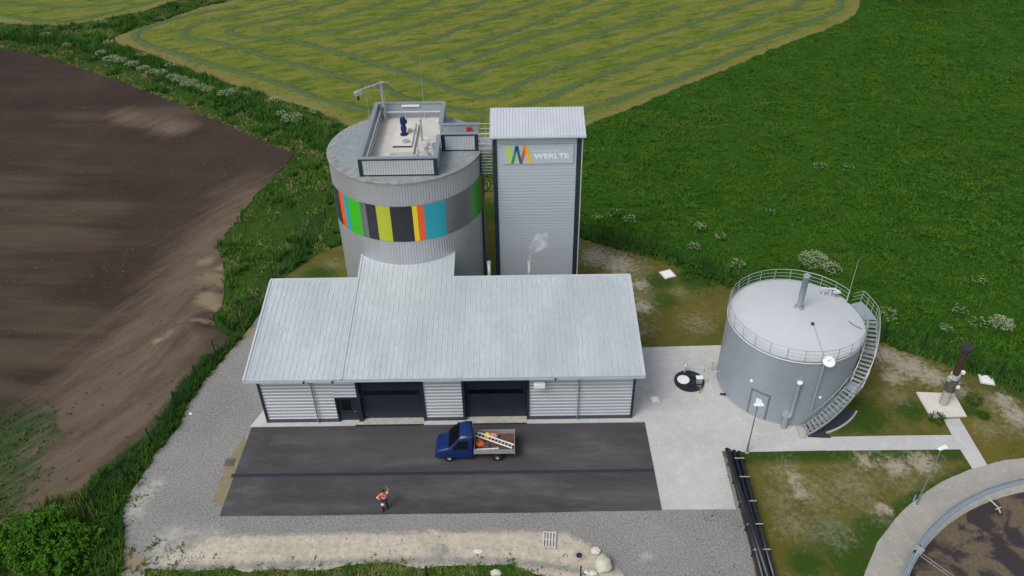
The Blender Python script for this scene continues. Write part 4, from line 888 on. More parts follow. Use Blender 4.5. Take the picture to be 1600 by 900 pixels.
for a in np.linspace(SA0+.5, -10, 12):
    c_, s_ = math.cos(rad(a)), math.sin(rad(a)); z = sz(a); mb.tube([((RI+.02)*c_, (RI+.02)*s_, z-.1), ((RI+.02)*c_, (RI+.02)*s_, z+.95)], .02, 6)
mb.build('inner_handrail', 'steel', stt)
for a in (-60, -40, -20, -3, 16):
    mb = MB(); c_, s_ = math.cos(rad(a)), math.sin(rad(a)); z = (sz(a) if a < SA1 else KH)-.15; mb.tube([((KR+.01)*c_, (KR+.01)*s_, z-.7), (RO*c_, RO*s_, z)], .035, 6); mb.tube([((KR+.01)*c_, (KR+.01)*s_, z), (RO*c_, RO*s_, z)], .035, 6); mb.build('bracket', 'steel', stt)
mb = MB(); c0 = G(1248, 666)-Vector((KX, KY, 0)); wedge(mb, SA0-5.5, SA0-1.2, KR+.15, KR+1.35, .02, .14, 3); ft = mb.build('foundation', 'beige', stt)
# lightning rod on the platform
t = thing('lightning_rod', 'slanting thin mast rising from the stair platform of the tank', 'lightning rod', (26.25, 50.33, KH))
rt = Vector((27.5, 52.5, 9.6))-Vector((26.25, 50.33, KH)); rt = GY(1342, 405, 51.2)-Vector((26.25, 50.33, KH))
mb = MB(); mb.tube([(0, 0, -.3), rt*.3], .055, 8); mb.build('sleeve', 'steel', t); mb = MB(); mb.tube([rt*.3, rt], [.022, .012], 6); mb.build('rod', 'alu', t)
# kerb and flat dark blue-grey ground patch under the stair
k0 = [(KX+6.85*math.cos(rad(a)), KY+6.85*math.sin(rad(a))) for a in np.linspace(-68, -22, 24)]
mb = MB(); wedge(mb, -72, -36, 6.16, 6.30, .0, .10, 24); kb = mb.build('kerb', 'beige'); kb.location = (KX, KY, 0); tag(kb, 'curved pale kerb around the foot of the staircase', kind='structure')
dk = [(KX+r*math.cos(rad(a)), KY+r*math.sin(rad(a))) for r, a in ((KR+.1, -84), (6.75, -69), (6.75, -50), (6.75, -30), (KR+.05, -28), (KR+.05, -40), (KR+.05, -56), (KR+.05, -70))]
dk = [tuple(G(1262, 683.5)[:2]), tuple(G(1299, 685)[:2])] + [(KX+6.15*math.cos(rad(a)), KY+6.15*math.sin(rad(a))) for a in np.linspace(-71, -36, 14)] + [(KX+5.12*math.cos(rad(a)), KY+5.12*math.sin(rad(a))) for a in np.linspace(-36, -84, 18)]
o, _ = sheet('dark_ground_patch', dk, .030, plain('dark_patch_tone', (.035, .04, .055), .9, 0, .25, 14, bmp=.5)); tag(o, 'dark blue grey ground patch under the staircase', kind='structure')

# ------------------------------------------------------------------ shaft cover, pipes and small covers on the paving
sh = thing('pump_shaft', 'round black pump shaft ring with white lid beside the tank', 'shaft', (14.2, 48.4, .02))
mb = MB(); mb.lathe([(1.22, 0), (1.22, .16), (1.12, .18), (.001, .18)], n=48); mb.build('ring', 'blackplastic', sh)
mb = MB(); mb.lathe([(.50, .181), (.50, .25), (.46, .27), (.1, .29), (.1, .33), (.001, .33)], (-.48, .05), 32); mb.build('lid', 'white', sh)
mb = MB(); mb.tube([(-.2, 1.0, .18), (-.2, 1.0, .85)], .07, 10); mb.lathe([(.14, .82), (.2, .95), (.12, 1.08), (.001, 1.1)], (-.2, 1.0), 14); mb.build('vent_pipe', 'stain', sh)
mb = MB(); mb.box(.5, .95, -.45, -.15, .18, .75); bevel(mb.build('control_box', 'alu', sh), .02)
mb = MB(); mb.box(.44, 1.0, -.5, -.1, .75, .79); mb.build('box_roof', 'white', sh)
mb = MB(); mb.tube([(.45, -1.0, 0), (.45, -1.0, .5), (.75, -1.0, .5), (.75, -1.0, 0)], .05, 8); mb.tube([(.6, -1.0, .5), (.6, -1.35, .5), (.6, -1.35, .1)], .045, 8); mb.build('bypass_pipe', plain('dull_brass_pipe', (.28, .24, .18), .45, .5), sh)
mb = MB(); mb.box(-.1, .25, -.6, -.35, .18, .26); mb.box(.15, .5, .35, .6, .18, .28); mb.build('cover_plate', 'anth', sh)
pf = thing('pipe_frame', 'two slim pale pipes bending into the side of the grey tank', 'pipework', (15.75, 49.3, 0))
mb = MB(); a = G(1100, 591)-pf.location; b = G(1103, 578, 1.0)-pf.location
mb.tube([(-.1, .25, 0), (-.1, .25, 1.0), (.9, .35, 1.0)], .05, 8); mb.tube([(.0, -.85, 0), (.0, -.85, 1.0), (.95, -.7, 1.0)], .05, 8); mb.build('pipe', plain('cream_pipe', (.5, .48, .4), .5), pf)
mb = MB(); mb.tube([(.55, .3, 0), (.55, .3, 1.06)], .03, 8); mb.build('support', 'steel', pf)
def cover(px, py, s, label, mat='whitecon', rot=0, ring=None, z=.03):
    g_ = G(px, py); t = thing('access_cover', label, 'cover', (g_.x, g_.y, z), rad(rot))
    mb = MB(); mb.box(-s, s, -s, s, -.02, .05); mb.build('frame', mat, t)
    if ring is not None: mb = MB(); cyl(mb, 0, 0, .05, .075, s*.62, 20); mb.build('lid', ring, t)
    else: mb = MB(); mb.box(-s*.8, s*.8, -s*.8, s*.8, .05, .075); mb.build('lid', 'white', t)
    return t
cover(1043, 429, .62, 'white square cover in the green lawn behind the hall', rot=20)
cover(1541, 594, .55, 'white square cover beside the gas flare in the grass', rot=-15)
cover(1023, 625, .34, 'pale square cover in the concrete paving near the hall', rot=5)
cover(905, 869, .33, 'pinkish square cover with round black lid in the sand', plain('pinkish_concrete', (.42, .34, .31), .8), 25, 'anth')
cover(359, 723, .33, 'dull grey square cover in the ochre sand strip', plain('dull_cover', (.12, .11, .09), .8), 0, plain('dull_lid', (.10, .095, .085), .8))
g_ = G(1129, 617); t = thing('floor_drain', 'tiny black drain fitting at the foot of the tank', 'drain', (g_.x, g_.y, .02)); mb = MB(); mb.box(-.2, .05, -.06, .1, 0, .1); mb.build('body', 'anth', t); mb = MB(); cyl(mb, .12, -.06, 0, .16, .09, 12); mb.build('cap', 'blackplastic', t)
# drainage channel across the asphalt
dc = thing('drainage_channel', 'long dark drainage channel crossing the asphalt yard', 'drain', (0, 0, 0))
mb = MB(); mb.box(-21.0, 9.95, 38.93, 38.99, .02, .05); mb.box(-21.0, 9.95, 39.20, 39.26, .02, .05); mb.build('frame', plain('channel_frame', (.035, .045, .06), .6), dc)
mb = MB()
for x in np.arange(-21.0, 9.9, .12): mb.box(x, x+.09, 38.99, 39.20, .02, .045)
mb.build('grate', 'anth', dc)

# ------------------------------------------------------------------ gas flare
sl = GL([(1431, 614), (1490, 616), (1510, 652), (1454, 653.5)]); fc = G(1473, 632)
fs = thing('flare_slab', 'pale square concrete slab under the gas flare', 'slab', (0, 0, 0))
mb = MB(); v = [(x, y, 0) for x, y in sl]+[(x, y, .12) for x, y in sl]; mb.add(v, [(7, 6, 5, 4), (0, 1, 5, 4), (1, 2, 6, 5), (2, 3, 7, 6), (3, 0, 4, 7)]); mb.build('slab', 'whitecon', fs)
fr_ = thing('gas_flare', 'rusty brown gas flare stack on a pale round base', 'gas flare', (fc.x, fc.y, .12))
mb = MB(); cyl(mb, 0, 0, 0, 1.5, .33, 24); mb.build('base', 'beige', fr_, False)
mb = MB(); cyl(mb, 0, 0, 1.5, 2.75, .42, 8); mb.build('burner_housing', plain('dark_grey_steel', (.13, .125, .11), .6, .3, .2, 3), fr_)
mb = MB(); cyl(mb, 0, 0, 2.75, 3.15, .36, 16); cyl(mb, .3, -.1, 2.4, 2.9, .08, 10); mb.box(-.5, -.3, -.2, .1, 2.5, 2.9); mb.build('burner_head', 'stain', fr_)
mb = MB(); cyl(mb, 0, 0, 3.15, 5.7, .24, 20); mb.lathe([(.25, 4.3), (.27, 4.3), (.27, 4.4), (.25, 4.4)], n=20); mb.build('stack', 'rust', fr_)
mb = MB(); mb.lathe([(.24, 5.65), (.46, 5.7), (.46, 5.95), (.001, 6.0)], n=24); mb.build('cap', plain('sooty_cap', (.03, .026, .03), .8), fr_)
mb = MB(); mb.box(.24, .5, -.3, -.05, 3.35, 3.6); bevel(mb.build('igniter_box', 'white', fr_), .03); mb = MB(); mb.box(.2, .45, -.45, -.25, 2.0, 2.2); mb.build('control_box', 'white', fr_)
t = thing('marker_post', 'small pale post standing beside the rusty gas flare', 'post', (*G(1492, 612)[:2], .1)); mb = MB(); mb.tube([(0, 0, 0), (0, 0, .8)], .05, 8); mb.build('post', 'steel', t); mb = MB(); mb.box(-.1, .1, -.04, .04, .75, .95); mb.build('plate', 'beige', t)

# ------------------------------------------------------------------ lamp posts
def lamp(x, y, h, lab, rz_):
    t = thing('street_lamp', lab, 'lamp post', (x, y, 0), rad(rz_), 'slim grey lamp posts')
    mb = MB(); mb.tube([(0, 0, .02), (0, 0, 1.0), (0, 0, 1.05), (0, 0, h)], [.075, .075, .055, .04], 12); mb.build('pole', plain('post_steel', (.22, .27, .29), .45, .3), t)
    mb = MB(); mb.lathe([(.001, h-.03), (.1, h-.02), (.1, h+.04), (.001, h+.05)], n=12); mb.tube([(0, 0, h), (.25, 0, h+.03)], .03, 8); mb.build('bracket', 'steel', t)
    mb = MB(); mb.add([(-.28, -.12, h), (.42, -.17, h+.02), (.42, .17, h+.02), (-.28, .12, h), (-.24, -.09, h+.09), (.38, -.13, h+.1), (.38, .13, h+.1), (-.24, .09, h+.09)], [(3, 2, 1, 0), (4, 5, 6, 7), (0, 1, 5, 4), (1, 2, 6, 5), (2, 3, 7, 6), (3, 0, 4, 7)]); bevel(mb.build('lamp_head', 'white', t), .02)
    mb = MB(); cyl(mb, 0, 0, .0, .05, .16, 16); mb.build('foot', 'beige', t)
lamp(17.12, 40.75, 4.95, 'grey lamp post at the corner by the black pipes before the tank', 0)
lamp(27.76, 35.77, 5.75, 'grey lamp post at the edge of the basin ring path', 20)
q = G(1427, 783); t = thing('bollard', 'short grey post at the foot of the basin lamp', 'post', (q.x, q.y, 0)); mb = MB(); mb.tube([(0, 0, 0), (0, 0, .75)], .06, 10); mb.build('post', 'steel', t); mb = MB(); cyl(mb, 0, 0, .75, .8, .08, 10); mb.build('cap', 'anth', t)

# ------------------------------------------------------------------ black pipe stack
pipes = []
def pipe(x0, y0, x1, y1, z, r, lab, grp='long black plastic pipes in the stack'):
    mb = MB(); a = Vector((x0, y0, z)); b = Vector((x1, y1, z)); d_ = (b-a).normalized(); s_ = Vector((-d_.y, d_.x, 0)); n = 20; L = (b-a).length
    prof = [(r*.86, .0), (r*1.0, .0), (r*1.0, L), (r*.86, L), (r*.86, L-.8)]
    prof = [(r*.86, .8), (r*.86, 0), (r, 0), (r, L), (r*.86, L), (r*.86, L-.8)]
    M_ = Matrix.Translation(a) @ d_.to_track_quat('Z', 'X').to_matrix().to_4x4(); mb.lathe(prof, n=n, M=M_)
    mb.lathe([(r*.86, .8), (.001, .8)], n=n, M=M_)
    o_ = mb.build('plastic_pipe', 'blackplastic'); o_.data.polygons.foreach_set('use_smooth', [True]*len(o_.data.polygons)); tag(o_, lab, 'pipe', grp); return o_
r = .172; xa, xb = 15.64, 15.44
cols = [('left', 0), ('middle', 1), ('right', 2)]
for nm, k in cols:
    for L_, z in (('bottom', .07+r), ('upper', .07+r*3.02)):
        w_ = '%s black pipe in the %s row of the pipe stack' % (nm, L_)
        pipe(xa+k*.348, 40.45-(.15 if L_ == 'bottom' else 0)-.1*k, xb+k*.348, 28.0, z, r, w_)
pipe(15.42, 40.3, 15.72, 28.1, .07+r*4.75, r*.95, 'single black pipe lying on top of the pipe stack')
for i, py in enumerate((716, 745, 783, 819, 859)):
    y = G(1150, py, .75).y; xx = xa+(xb-xa)*(40.4-y)/12.4
    t = thing('binding_batten', ['pale batten nearest the far end of the pipe stack', 'second pale batten from the far end of the pipe stack', 'middle pale batten across the black pipes', 'fourth pale batten from the far end of the pipe stack', 'pale batten nearest the bottom edge on the pipe stack'][i], 'batten', (xx, y, 0), 0, 'pale battens binding the pipe stack')
    mb = MB()
    mb.box(-.2, .0, -.03, .03, .68, .72); mb.box(.2, .92, -.035, .035, .735, .775) if i < 2 else (mb.box(-.12, .06, -.035, .035, .735, .775), mb.box(.42, .92, -.035, .035, .735, .775)); mb.build('top_bar', 'beige', t)
    mb = MB(); mb.box(-.24, -.2, -.03, .03, .03, .74); mb.build('side_bar', 'rust', t); mb = MB(); mb.box(.91, .95, -.03, .03, .03, .775); mb.build('side_bar', 'rust', t); mb = MB(); mb.box(-.24, .95, -.04, .04, .03, .07); mb.build('bottom_bar', 'rust', t)

# ------------------------------------------------------------------ truck
TK = thing('flatbed_truck', 'small blue flatbed truck with aluminium sides parked on the asphalt', 'truck', (-6.05, 41.15, .03))
# local frame: x from nose (0) to tail (5.85), y across (-1..1), z up
st_ = [  # x, zbottom, zshoulder, ztop, half width low, half width shoulder, half width top
    (0.00, .45, .78, .86, .78, .76, .66), (.10, .38, .92, 1.02, .90, .88, .76), (.35, .36, 1.05, 1.16, .97, .93, .82), (.80, .36, 1.18, 1.30, .99, .95, .86), (.96, .36, 1.24, 1.36, .99, .96, .86),
    (1.06, .36, 1.26, 1.44, .99, .96, .84), (1.40, .36, 1.30, 1.86, 1.0, .98, .84), (1.70, .36, 1.30, 2.22, 1.0, .98, .86), (1.85, .36, 1.30, 2.38, 1.0, .98, .87), (2.2, .36, 1.30, 2.46, 1.0, .98, .88), (2.62, .36, 1.30, 2.46, 1.0, .98, .88), (2.72, .38, 1.29, 2.40, .98, .96, .86)]
mb = MB(); ns = len(st_); v = []
for (x, zb, zs, zt, wl, ws, wt) in st_:
    ring = [(-wl*.96, zb), (-wl, zb+.15), (-wl, (zb+zs)/2), (-ws, zs), (-(ws*.45+wt*.55), zs+(zt-zs)*.62), (-wt, zt-(zt-zs)*.10), (-wt*.86, zt), (-wt*.4, zt+.02)]
    ring = ring+[(-a, b) for a, b in reversed(ring)]
    v += [(x, a, b) for a, b in ring]
nr = 16; f = []
for i in range(ns-1):
    for k in range(nr): f.append((i*nr+k, i*nr+(k+1) % nr, (i+1)*nr+(k+1) % nr, (i+1)*nr+k))
f += [tuple(reversed(range(nr))), tuple((ns-1)*nr+k for k in range(nr))]
mb.add(v, f); cabo = mb.build('cab', 'blue', TK); bevel(cabo, .008, 1)
cabo.data.polygons.foreach_set('use_smooth', [True]*len(cabo.data.polygons))
bm = bmesh.new(); bm.from_mesh(cabo.data); bmesh.ops.recalc_face_normals(bm, faces=bm.faces); bm.to_mesh(cabo.data); bm.free()
def patch(name, pts, mat, parent, t=.012, n=None):
    pts = [Vector(p) for p in pts]; n = (pts[1]-pts[0]).cross(pts[2]-pts[0]).normalized() if n is None else Vector(n).normalized()
    mb = MB(); k = len(pts); mb.add([p+n*t for p in pts]+[p-n*t for p in pts], [tuple(range(k)), tuple(range(2*k-1, k-1, -1))]+[(i, (i+1) % k, k+(i+1) % k, k+i) for i in range(k)]); return mb.build(name, mat, parent)
# windscreen over the slanting front, local surface points
patch('windscreen', [(1.00, -.88, 1.42), (1.00, .88, 1.42), (1.38, .82, 1.87), (1.76, .78, 2.32), (1.76, -.78, 2.32), (1.38, -.82, 1.87)], 'glass', TK, .05, (-.77, 0, .64))
for s in (-1, 1):
    def yy(z): return s*(.985-(z-1.28)*.095+.0)
    w_ = patch('side_window', [(1.36, yy(1.36), 1.36), (2.44, yy(1.34), 1.34), (2.44, yy(2.12), 2.12), (1.74, yy(2.12), 2.12)], 'glass', TK, .02, (0, s, .1))
    d_ = MB(); d_.box(1.28, 1.30, s*.99-.01, s*.99+.01, .5, 1.3); d_.box(2.50, 2.52, s*.99-.01, s*.99+.01, .5, 1.3); d_.box(1.28, 2.52, s*.985-.012, s*.985+.012, .72, .80)
    d_.build('door_trim', 'anth', TK)
    mb = MB(); mb.box(2.28, 2.42, s*1.0-.015, s*1.0+.015, 1.12, 1.16); mb.build('door_handle', 'anth', TK)
    mb = MB(); mb.box(1.30, 1.42, min(s*1.0, s*1.24), max(s*1.0, s*1.24), 1.42, 1.68); mm = bevel(mb.build('wing_mirror', 'blackplastic', TK), .03)
    mb = MB(); mb.tube([(.10, s*.66, .84), (.30, s*.80, .97)], .085, 8); mb.build('headlight', plain('lamp_lens', (.55, .6, .62), .15), TK)
mb = MB(); mb.box(-.06, .12, -.88, .88, .32, .55); bevel(mb.build('bumper', 'blackplastic', TK), .04)
mb = MB(); mb.box(-.03, .05, -.5, .5, .60, .76); mb.build('grille', 'blackplastic', TK)
mb = MB(); mb.box(1.35, 5.7, -.42, -.32, .42, .56); mb.box(1.35, 5.7, .32, .42, .42, .56); 
for x in (2.9, 3.9, 5.0, 5.65): mb.box(x, x+.08, -.42, .42, .44, .54)
mb.build('chassis', 'anth', TK)
BX0, BX1, BW, BZ = 2.84, 5.85, 1.02, .86
mb = MB(); mb.box(BX0, BX1, -BW, BW, BZ-.1, BZ); bed = mb.build('bed_floor', 'bedwood', TK)
for y in (-BW, BW):
    a, b = (y, y+.035) if y < 0 else (y-.035, y); mb = MB(); mb.box(BX0+.02, BX1-.02, a, b, BZ-.08, BZ+.40)
    for k in range(3): mb.box(BX0+.03, BX1-.03, a-.006, b+.006, BZ+.0+k*.14, BZ+.02+k*.14)
    mb.build('side_board', 'alu', TK)
mb = MB(); mb.box(BX1-.035, BX1, -BW+.036, BW-.036, BZ-.08, BZ+.40); mb.build('tail_board', 'alu', TK)
mb = MB(); mb.box(BX0-.0, BX0+.035, -BW+.036, BW-.036, BZ-.08, BZ+.42)
for x, y in ((BX0, -BW), (BX0, BW-.05), (BX1-.05, -BW), (BX1-.05, BW-.05)): mb.box(x-.01, x+.05, y-.008, y+.058, BZ-.1, BZ+.44)
mb.build('head_board', 'alu', TK)
for x, wn in ((.97, 'front'), (4.53, 'rear')):
    for s in (-1, 1):
        M_ = Matrix.Translation((x, s*.88, .34)) @ Matrix.Rotation(rad(90), 4, 'X')
        mb = MB(); mb.lathe([(.15, -.10), (.31, -.12), (.345, -.09), (.345, .09), (.31, .12), (.15, .10), (.15, -.10)], n=28, M=M_); wh = mb.build('wheel', 'rubber', TK, True)
        M2 = Matrix.Translation((x, s*.88, .34)) @ Matrix.Rotation(rad(90 if s < 0 else -90), 4, 'X')
        mb = MB(); mb.lathe([(.001, .06), (.05, .07), (.07, .03), (.13, .04), (.15, .08), (.16, .08)], n=20, M=M2); mb.build('rim', 'steel', wh)
        mb = MB(); mb.lathe([(.36, -.1), (.42, -.1), (.42, .1), (.36, .1), (.36, -.1)], n=14, M=M_, a0=rad(10), a1=rad(170)); mb.build('mudguard', 'blackplastic', TK) if x > 3 else mb.build('wheel_arch', 'blackplastic', TK)
for s in (-1, 1): mb = MB(); mb.box(BX1-.0, BX1+.03, s*.78-.14, s*.78+.14, BZ-.26, BZ-.14); mb.build('tail_light', 'red', TK)
def ladder(x0, y0, x1, y1, z0_, z1_, w, n, lab):
    o_ = Vector((-6.05, 41.15, .03)); a = o_+Vector((x0, y0, z0_)); b = o_+Vector((x1, y1, z1_)); d_ = (b-a); L = d_.length; ang = math.atan2(d_.y, d_.x)
    t = thing('ladder', lab, 'ladder', a, ang); t.rotation_euler = (0, -math.asin((z1_-z0_)/L), ang)
    for s in (-w/2, w/2): mb = MB(); mb.box(0, L, s-.035, s+.035, 0, .07); mb.build('rail', 'white', t)
    for i in range(n):
        mb = MB(); x = L*(i+.5)/n; mb.tube([(x, -w/2+.03, .035), (x, w/2-.03, .035)], .026, 6); mb.build('rung', 'white', t)
ladder(BX0+.15, .62, BX1-.12, -.72, BZ+.34, BZ+.38, .36, 11, 'long aluminium ladder lying diagonally across the truck bed')
ladder(BX0+.06, -.82, BX0+1.85, -.72, BZ+.05, BZ+.05, .28, 6, 'short aluminium ladder against the near side board of the truck')
def lump(name, lab, cat, x, y, z, sx, sy, sz_, mat, seed):
    bm = bmesh.new(); bmesh.ops.create_icosphere(bm, subdivisions=3, radius=1)
    for v_ in bm.verts:
        k = 1+.28*noise.noise(v_.co*1.7+Vector((seed, 0, 0)))+.15*noise.noise(v_.co*4+Vector((0, seed, 0))); v_.co = Vector((v_.co.x*sx*k, v_.co.y*sy*k, max(-.6, v_.co.z)*sz_*k))
    me = bpy.data.meshes.new(name); bm.to_mesh(me); bm.free(); o_ = link(name, me, mat, None, True); o_.location = (x, y, z); return tag(o_, lab, cat)
ox, oy, oz = -6.05, 41.15, .03+BZ
lump('work_jacket', 'crumpled orange work clothing behind the truck cab', 'clothing', ox+BX0+.40, oy-.16, oz+.14, .34, .27, .18, 'orange', 1)
lump('work_jacket', 'orange pink cloth heap at the far side of the truck bed', 'clothing', ox+BX0+1.42, oy+.55, oz+.2, .38, .25, .24, 'pink', 5)
lump('yellow_bag', 'small yellow bag next to the long ladder in the truck', 'bag', ox+BX0+1.0, oy+.55, oz+.24, .24, .24, .30, 'yellow', 9)
lump('work_jacket', 'dark orange cloth under the front end of the long ladder', 'clothing', ox+BX0+.3, oy+.25, oz+.1, .2, .2, .13, plain('dark_orange_cloth', (.5, .12, .06), .8), 12)
t = thing('tool_crate', 'grey open crate with tools on the truck bed floor', 'crate', (ox+BX0+.85, oy-.3, oz+.0), rad(8))
mb = MB()
for q in ((-.2, .2, -.15, -.13), (-.2, .2, .13, .15), (-.2, -.18, -.13, .13), (.18, .2, -.13, .13)): mb.box(*q, 0, .2)
mb.box(-.18, .18, -.13, .13, 0, .02); mb.build('crate', plain('brown_grey_plastic', (.22, .17, .14), .6), t); mb = MB(); mb.tube([(-.15, -.05, .1), (.16, .06, .18)], .02, 6); mb.tube([(-.1, .08, .1), (.1, -.08, .19)], .015, 6); mb.build('tool', 'rust', t)
t = thing('plank', 'dark shovel handle lying along the far side of the truck bed', 'shovel', (ox+BX0+.4, oy+.8, oz+.02), rad(-4)); mb = MB(); mb.tube([(0, 0, .03), (1.6, 0, .03)], .022, 8); mb.build('handle', 'rust', t); mb = MB(); mb.add([(-.32, -.12, .03), (0, -.12, .05), (0, .12, .05), (-.32, .12, .03), (-.32, -.12, .04), (0, -.12, .06), (0, .12, .06), (-.32, .12, .04)], [(3, 2, 1, 0), (4, 5, 6, 7), (0, 1, 5, 4), (1, 2, 6, 5), (2, 3, 7, 6), (3, 0, 4, 7)]); mb.build('blade', 'anth', t); t.name = 'shovel'

# ------------------------------------------------------------------ person
def skin_mesh(name, verts, edges, radii, mat, parent=None, root=0, sub=2):
    me = bpy.data.meshes.new(name); me.from_pydata(verts, edges, []); o_ = bpy.data.objects.new(name, me); COL.objects.link(o_)
    m = o_.modifiers.new('s', 'SKIN'); sv = me.skin_vertices[0].data
    for i, rr in enumerate(radii): sv[i].radius = rr if isinstance(rr, tuple) else (rr, rr)
    sv[root].use_root = True; m.use_smooth_shade = True; o_.modifiers.new('u', 'SUBSURF').levels = sub; o_.modifiers['u'].render_levels = sub
    dg = bpy.context.evaluated_depsgraph_get(); me2 = bpy.data.meshes.new_from_object(o_.evaluated_get(dg)); bpy.data.objects.remove(o_)
    me2.materials.clear(); return link(name, me2, mat, parent, True)
pe = thing('person', 'person in orange high visibility jacket walking on the asphalt with one arm raised', 'person', (-9.30, 36.0, .03), rad(12)); pe.scale = (1.06, 1.06, 1.06)
J = {'pel': (0, 0, .98), 'sp': (0, .01, 1.15), 'ch': (0, .0, 1.38), 'nk': (0, -.01, 1.54), 'hd0': (0, -.05, 1.62), 'hd1': (0, -.05, 1.76), 'hd2': (0, -.04, 1.84),
     'hl': (-.11, 0, .92), 'kl': (-.16, -.22, .55), 'al': (-.17, -.12, .14), 'tl': (-.18, -.30, .05), 'hr': (.11, 0, .92), 'kr': (.12, .02, .50), 'ar': (.12, .12, .10), 'tr': (.13, -.08, .03),
     'sl': (-.19, 0, 1.46), 'el': (-.42, -.14, 1.40), 'wl': (-.30, -.36, 1.50), 'pl': (-.26, -.43, 1.53), 'sr': (.19, 0, 1.46), 'er': (.36, .03, 1.66), 'wr': (.30, .02, 1.92), 'pr': (.285, .01, 2.0)}
idx = {k: i for i, k in enumerate(J)}
E_ = [('pel', 'sp'), ('sp', 'ch'), ('ch', 'nk'), ('nk', 'hd0'), ('hd0', 'hd1'), ('hd1', 'hd2'), ('pel', 'hl'), ('hl', 'kl'), ('kl', 'al'), ('al', 'tl'), ('pel', 'hr'), ('hr', 'kr'), ('kr', 'ar'), ('ar', 'tr'), ('ch', 'sl'), ('sl', 'el'), ('el', 'wl'), ('wl', 'pl'), ('ch', 'sr'), ('sr', 'er'), ('er', 'wr'), ('wr', 'pr')]
Rd = {'pel': (.14, .11), 'sp': (.13, .10), 'ch': (.15, .11), 'nk': .055, 'hd0': (.07, .075), 'hd1': (.082, .10), 'hd2': (.06, .07), 'hl': .095, 'kl': .06, 'al': .04, 'tl': .038, 'hr': .095, 'kr': .06, 'ar': .04, 'tr': .038, 'sl': .065, 'el': .042, 'wl': .028, 'pl': (.036, .018), 'sr': .065, 'er': .042, 'wr': .028, 'pr': (.036, .018)}
V_ = list(J.values()); EE = [(idx[a], idx[b]) for a, b in E_]; RR_ = [Rd[k] for k in J]
def fingers(palm, dirv, side, up_):
    d_ = Vector(dirv).normalized(); s_ = Vector(side).normalized(); u_ = Vector(up_)
    for i, L in enumerate((.075, .085, .08, .06)):
        b = len(V_); p_ = Vector(palm)+s_*(-.027+i*.018); V_.extend([tuple(p_+d_*.02), tuple(p_+d_*(.02+L*.5)+u_*.004), tuple(p_+d_*(.02+L*.9)+u_*.02)]); RR_.extend([.0095, .009, .007]); EE.extend([(b, b+1), (b+1, b+2)])
    b = len(V_); p_ = Vector(palm)-s_*.03; V_.extend([tuple(p_-d_*.03), tuple(p_-s_*.035+d_*.01), tuple(p_-s_*.045+d_*.045)]); RR_.extend([.011, .0095, .008]); EE.extend([(b, b+1), (b+1, b+2)])
body_only = len(V_)
b_ = skin_mesh('body', V_, EE, RR_, 'skin', pe)
# hands' fingers joined into the body mesh
Vb, Eb, Rb = V_, EE, RR_
V_, EE, RR_ = [], [], []
fingers(J['pl'], (.05, -.9, .3), (1, 0, 0), (0, 0, -1)); fingers(J['pr'], (-.1, -.1, 1), (1, 0, 0), (0, -1, 0))
for st0 in range(0, len(V_), 3):
    fo = skin_mesh('finger', V_[st0:st0+3], [(0, 1), (1, 2)], RR_[st0:st0+3], 'skin', None, 0, 1)
    bm = bmesh.new(); bm.from_mesh(b_.data); bm.from_mesh(fo.data); bm.to_mesh(b_.data); bm.free(); bpy.data.objects.remove(fo)
b_.data.polygons.foreach_set('use_smooth', [True]*len(b_.data.polygons))
# face features merged into the body
bm = bmesh.new(); bm.from_mesh(b_.data)
for c_, s_ in (((0, -.145, 1.72), (.014, .022, .022)), ((-.085, -.045, 1.72), (.012, .022, .03)), ((.085, -.045, 1.72), (.012, .022, .03))):
    bmesh.ops.create_uvsphere(bm, u_segments=8, v_segments=6, radius=1, matrix=Matrix.Translation(c_) @ Matrix.Diagonal((*s_, 1)))
bm.to_mesh(b_.data); bm.free()
mb = MB()
for x in (-.032, .032): mb.lathe([(.001, -.012), (.012, 0), (.001, .012)], (x, -.137), 8, Matrix.Translation((0, 0, 1.745)))
mb.build('eye', 'hair', b_); mb = MB(); mb.box(-.025, .025, -.142, -.13, 1.668, 1.678); mb.build('mouth', plain('lips', (.4, .14, .12), .6), b_)
jk = ['pel', 'sp', 'ch', 'nk', 'sl', 'el', 'sr', 'er']
def sub_skel(keys, edges, over, grow, name, mat):
    ks = {k: i for i, k in enumerate(keys)}; vs = [over.get(k, J[k]) for k in keys]; rs = []
    for k in keys:
        r_ = Rd.get(k, .06); r_ = r_ if isinstance(r_, tuple) else (r_, r_); rs.append((r_[0]+grow, r_[1]+grow))
    return skin_mesh(name, vs, [(ks[a], ks[b]) for a, b in edges], rs, mat, pe)
wl2 = tuple(Vector(J['el']).lerp(Vector(J['wl']), .75)); wr2 = tuple(Vector(J['er']).lerp(Vector(J['wr']), .7))
J['wl2'] = wl2; J['wr2'] = wr2; Rd['wl2'] = .032; Rd['wr2'] = .032; J['cl'] = (0, -.005, 1.50); Rd['cl'] = (.07, .06); J['pj'] = (0, 0, .90); Rd['pj'] = (.145, .115)
sub_skel(['pel', 'pj', 'sp', 'ch', 'cl', 'sl', 'el', 'wl2', 'sr', 'er', 'wr2'], [('pj', 'pel'), ('pel', 'sp'), ('sp', 'ch'), ('ch', 'cl'), ('ch', 'sl'), ('sl', 'el'), ('el', 'wl2'), ('ch', 'sr'), ('sr', 'er'), ('er', 'wr2')], {}, .028, 'jacket', 'orange')
sub_skel(['pel', 'hl', 'kl', 'al', 'hr', 'kr', 'ar'], [('pel', 'hl'), ('hl', 'kl'), ('kl', 'al'), ('pel', 'hr'), ('hr', 'kr'), ('kr', 'ar')], {}, .024, 'trousers', 'darkcloth')
def bandr(a, b, t0, t1, r_, name='reflective_band', mat='reflect'):
    a, b = Vector(J[a]), Vector(J[b]); mb = MB(); mb.tube([a.lerp(b, t0), a.lerp(b, t1)], r_, 14); mb.build(name, mat, pe)
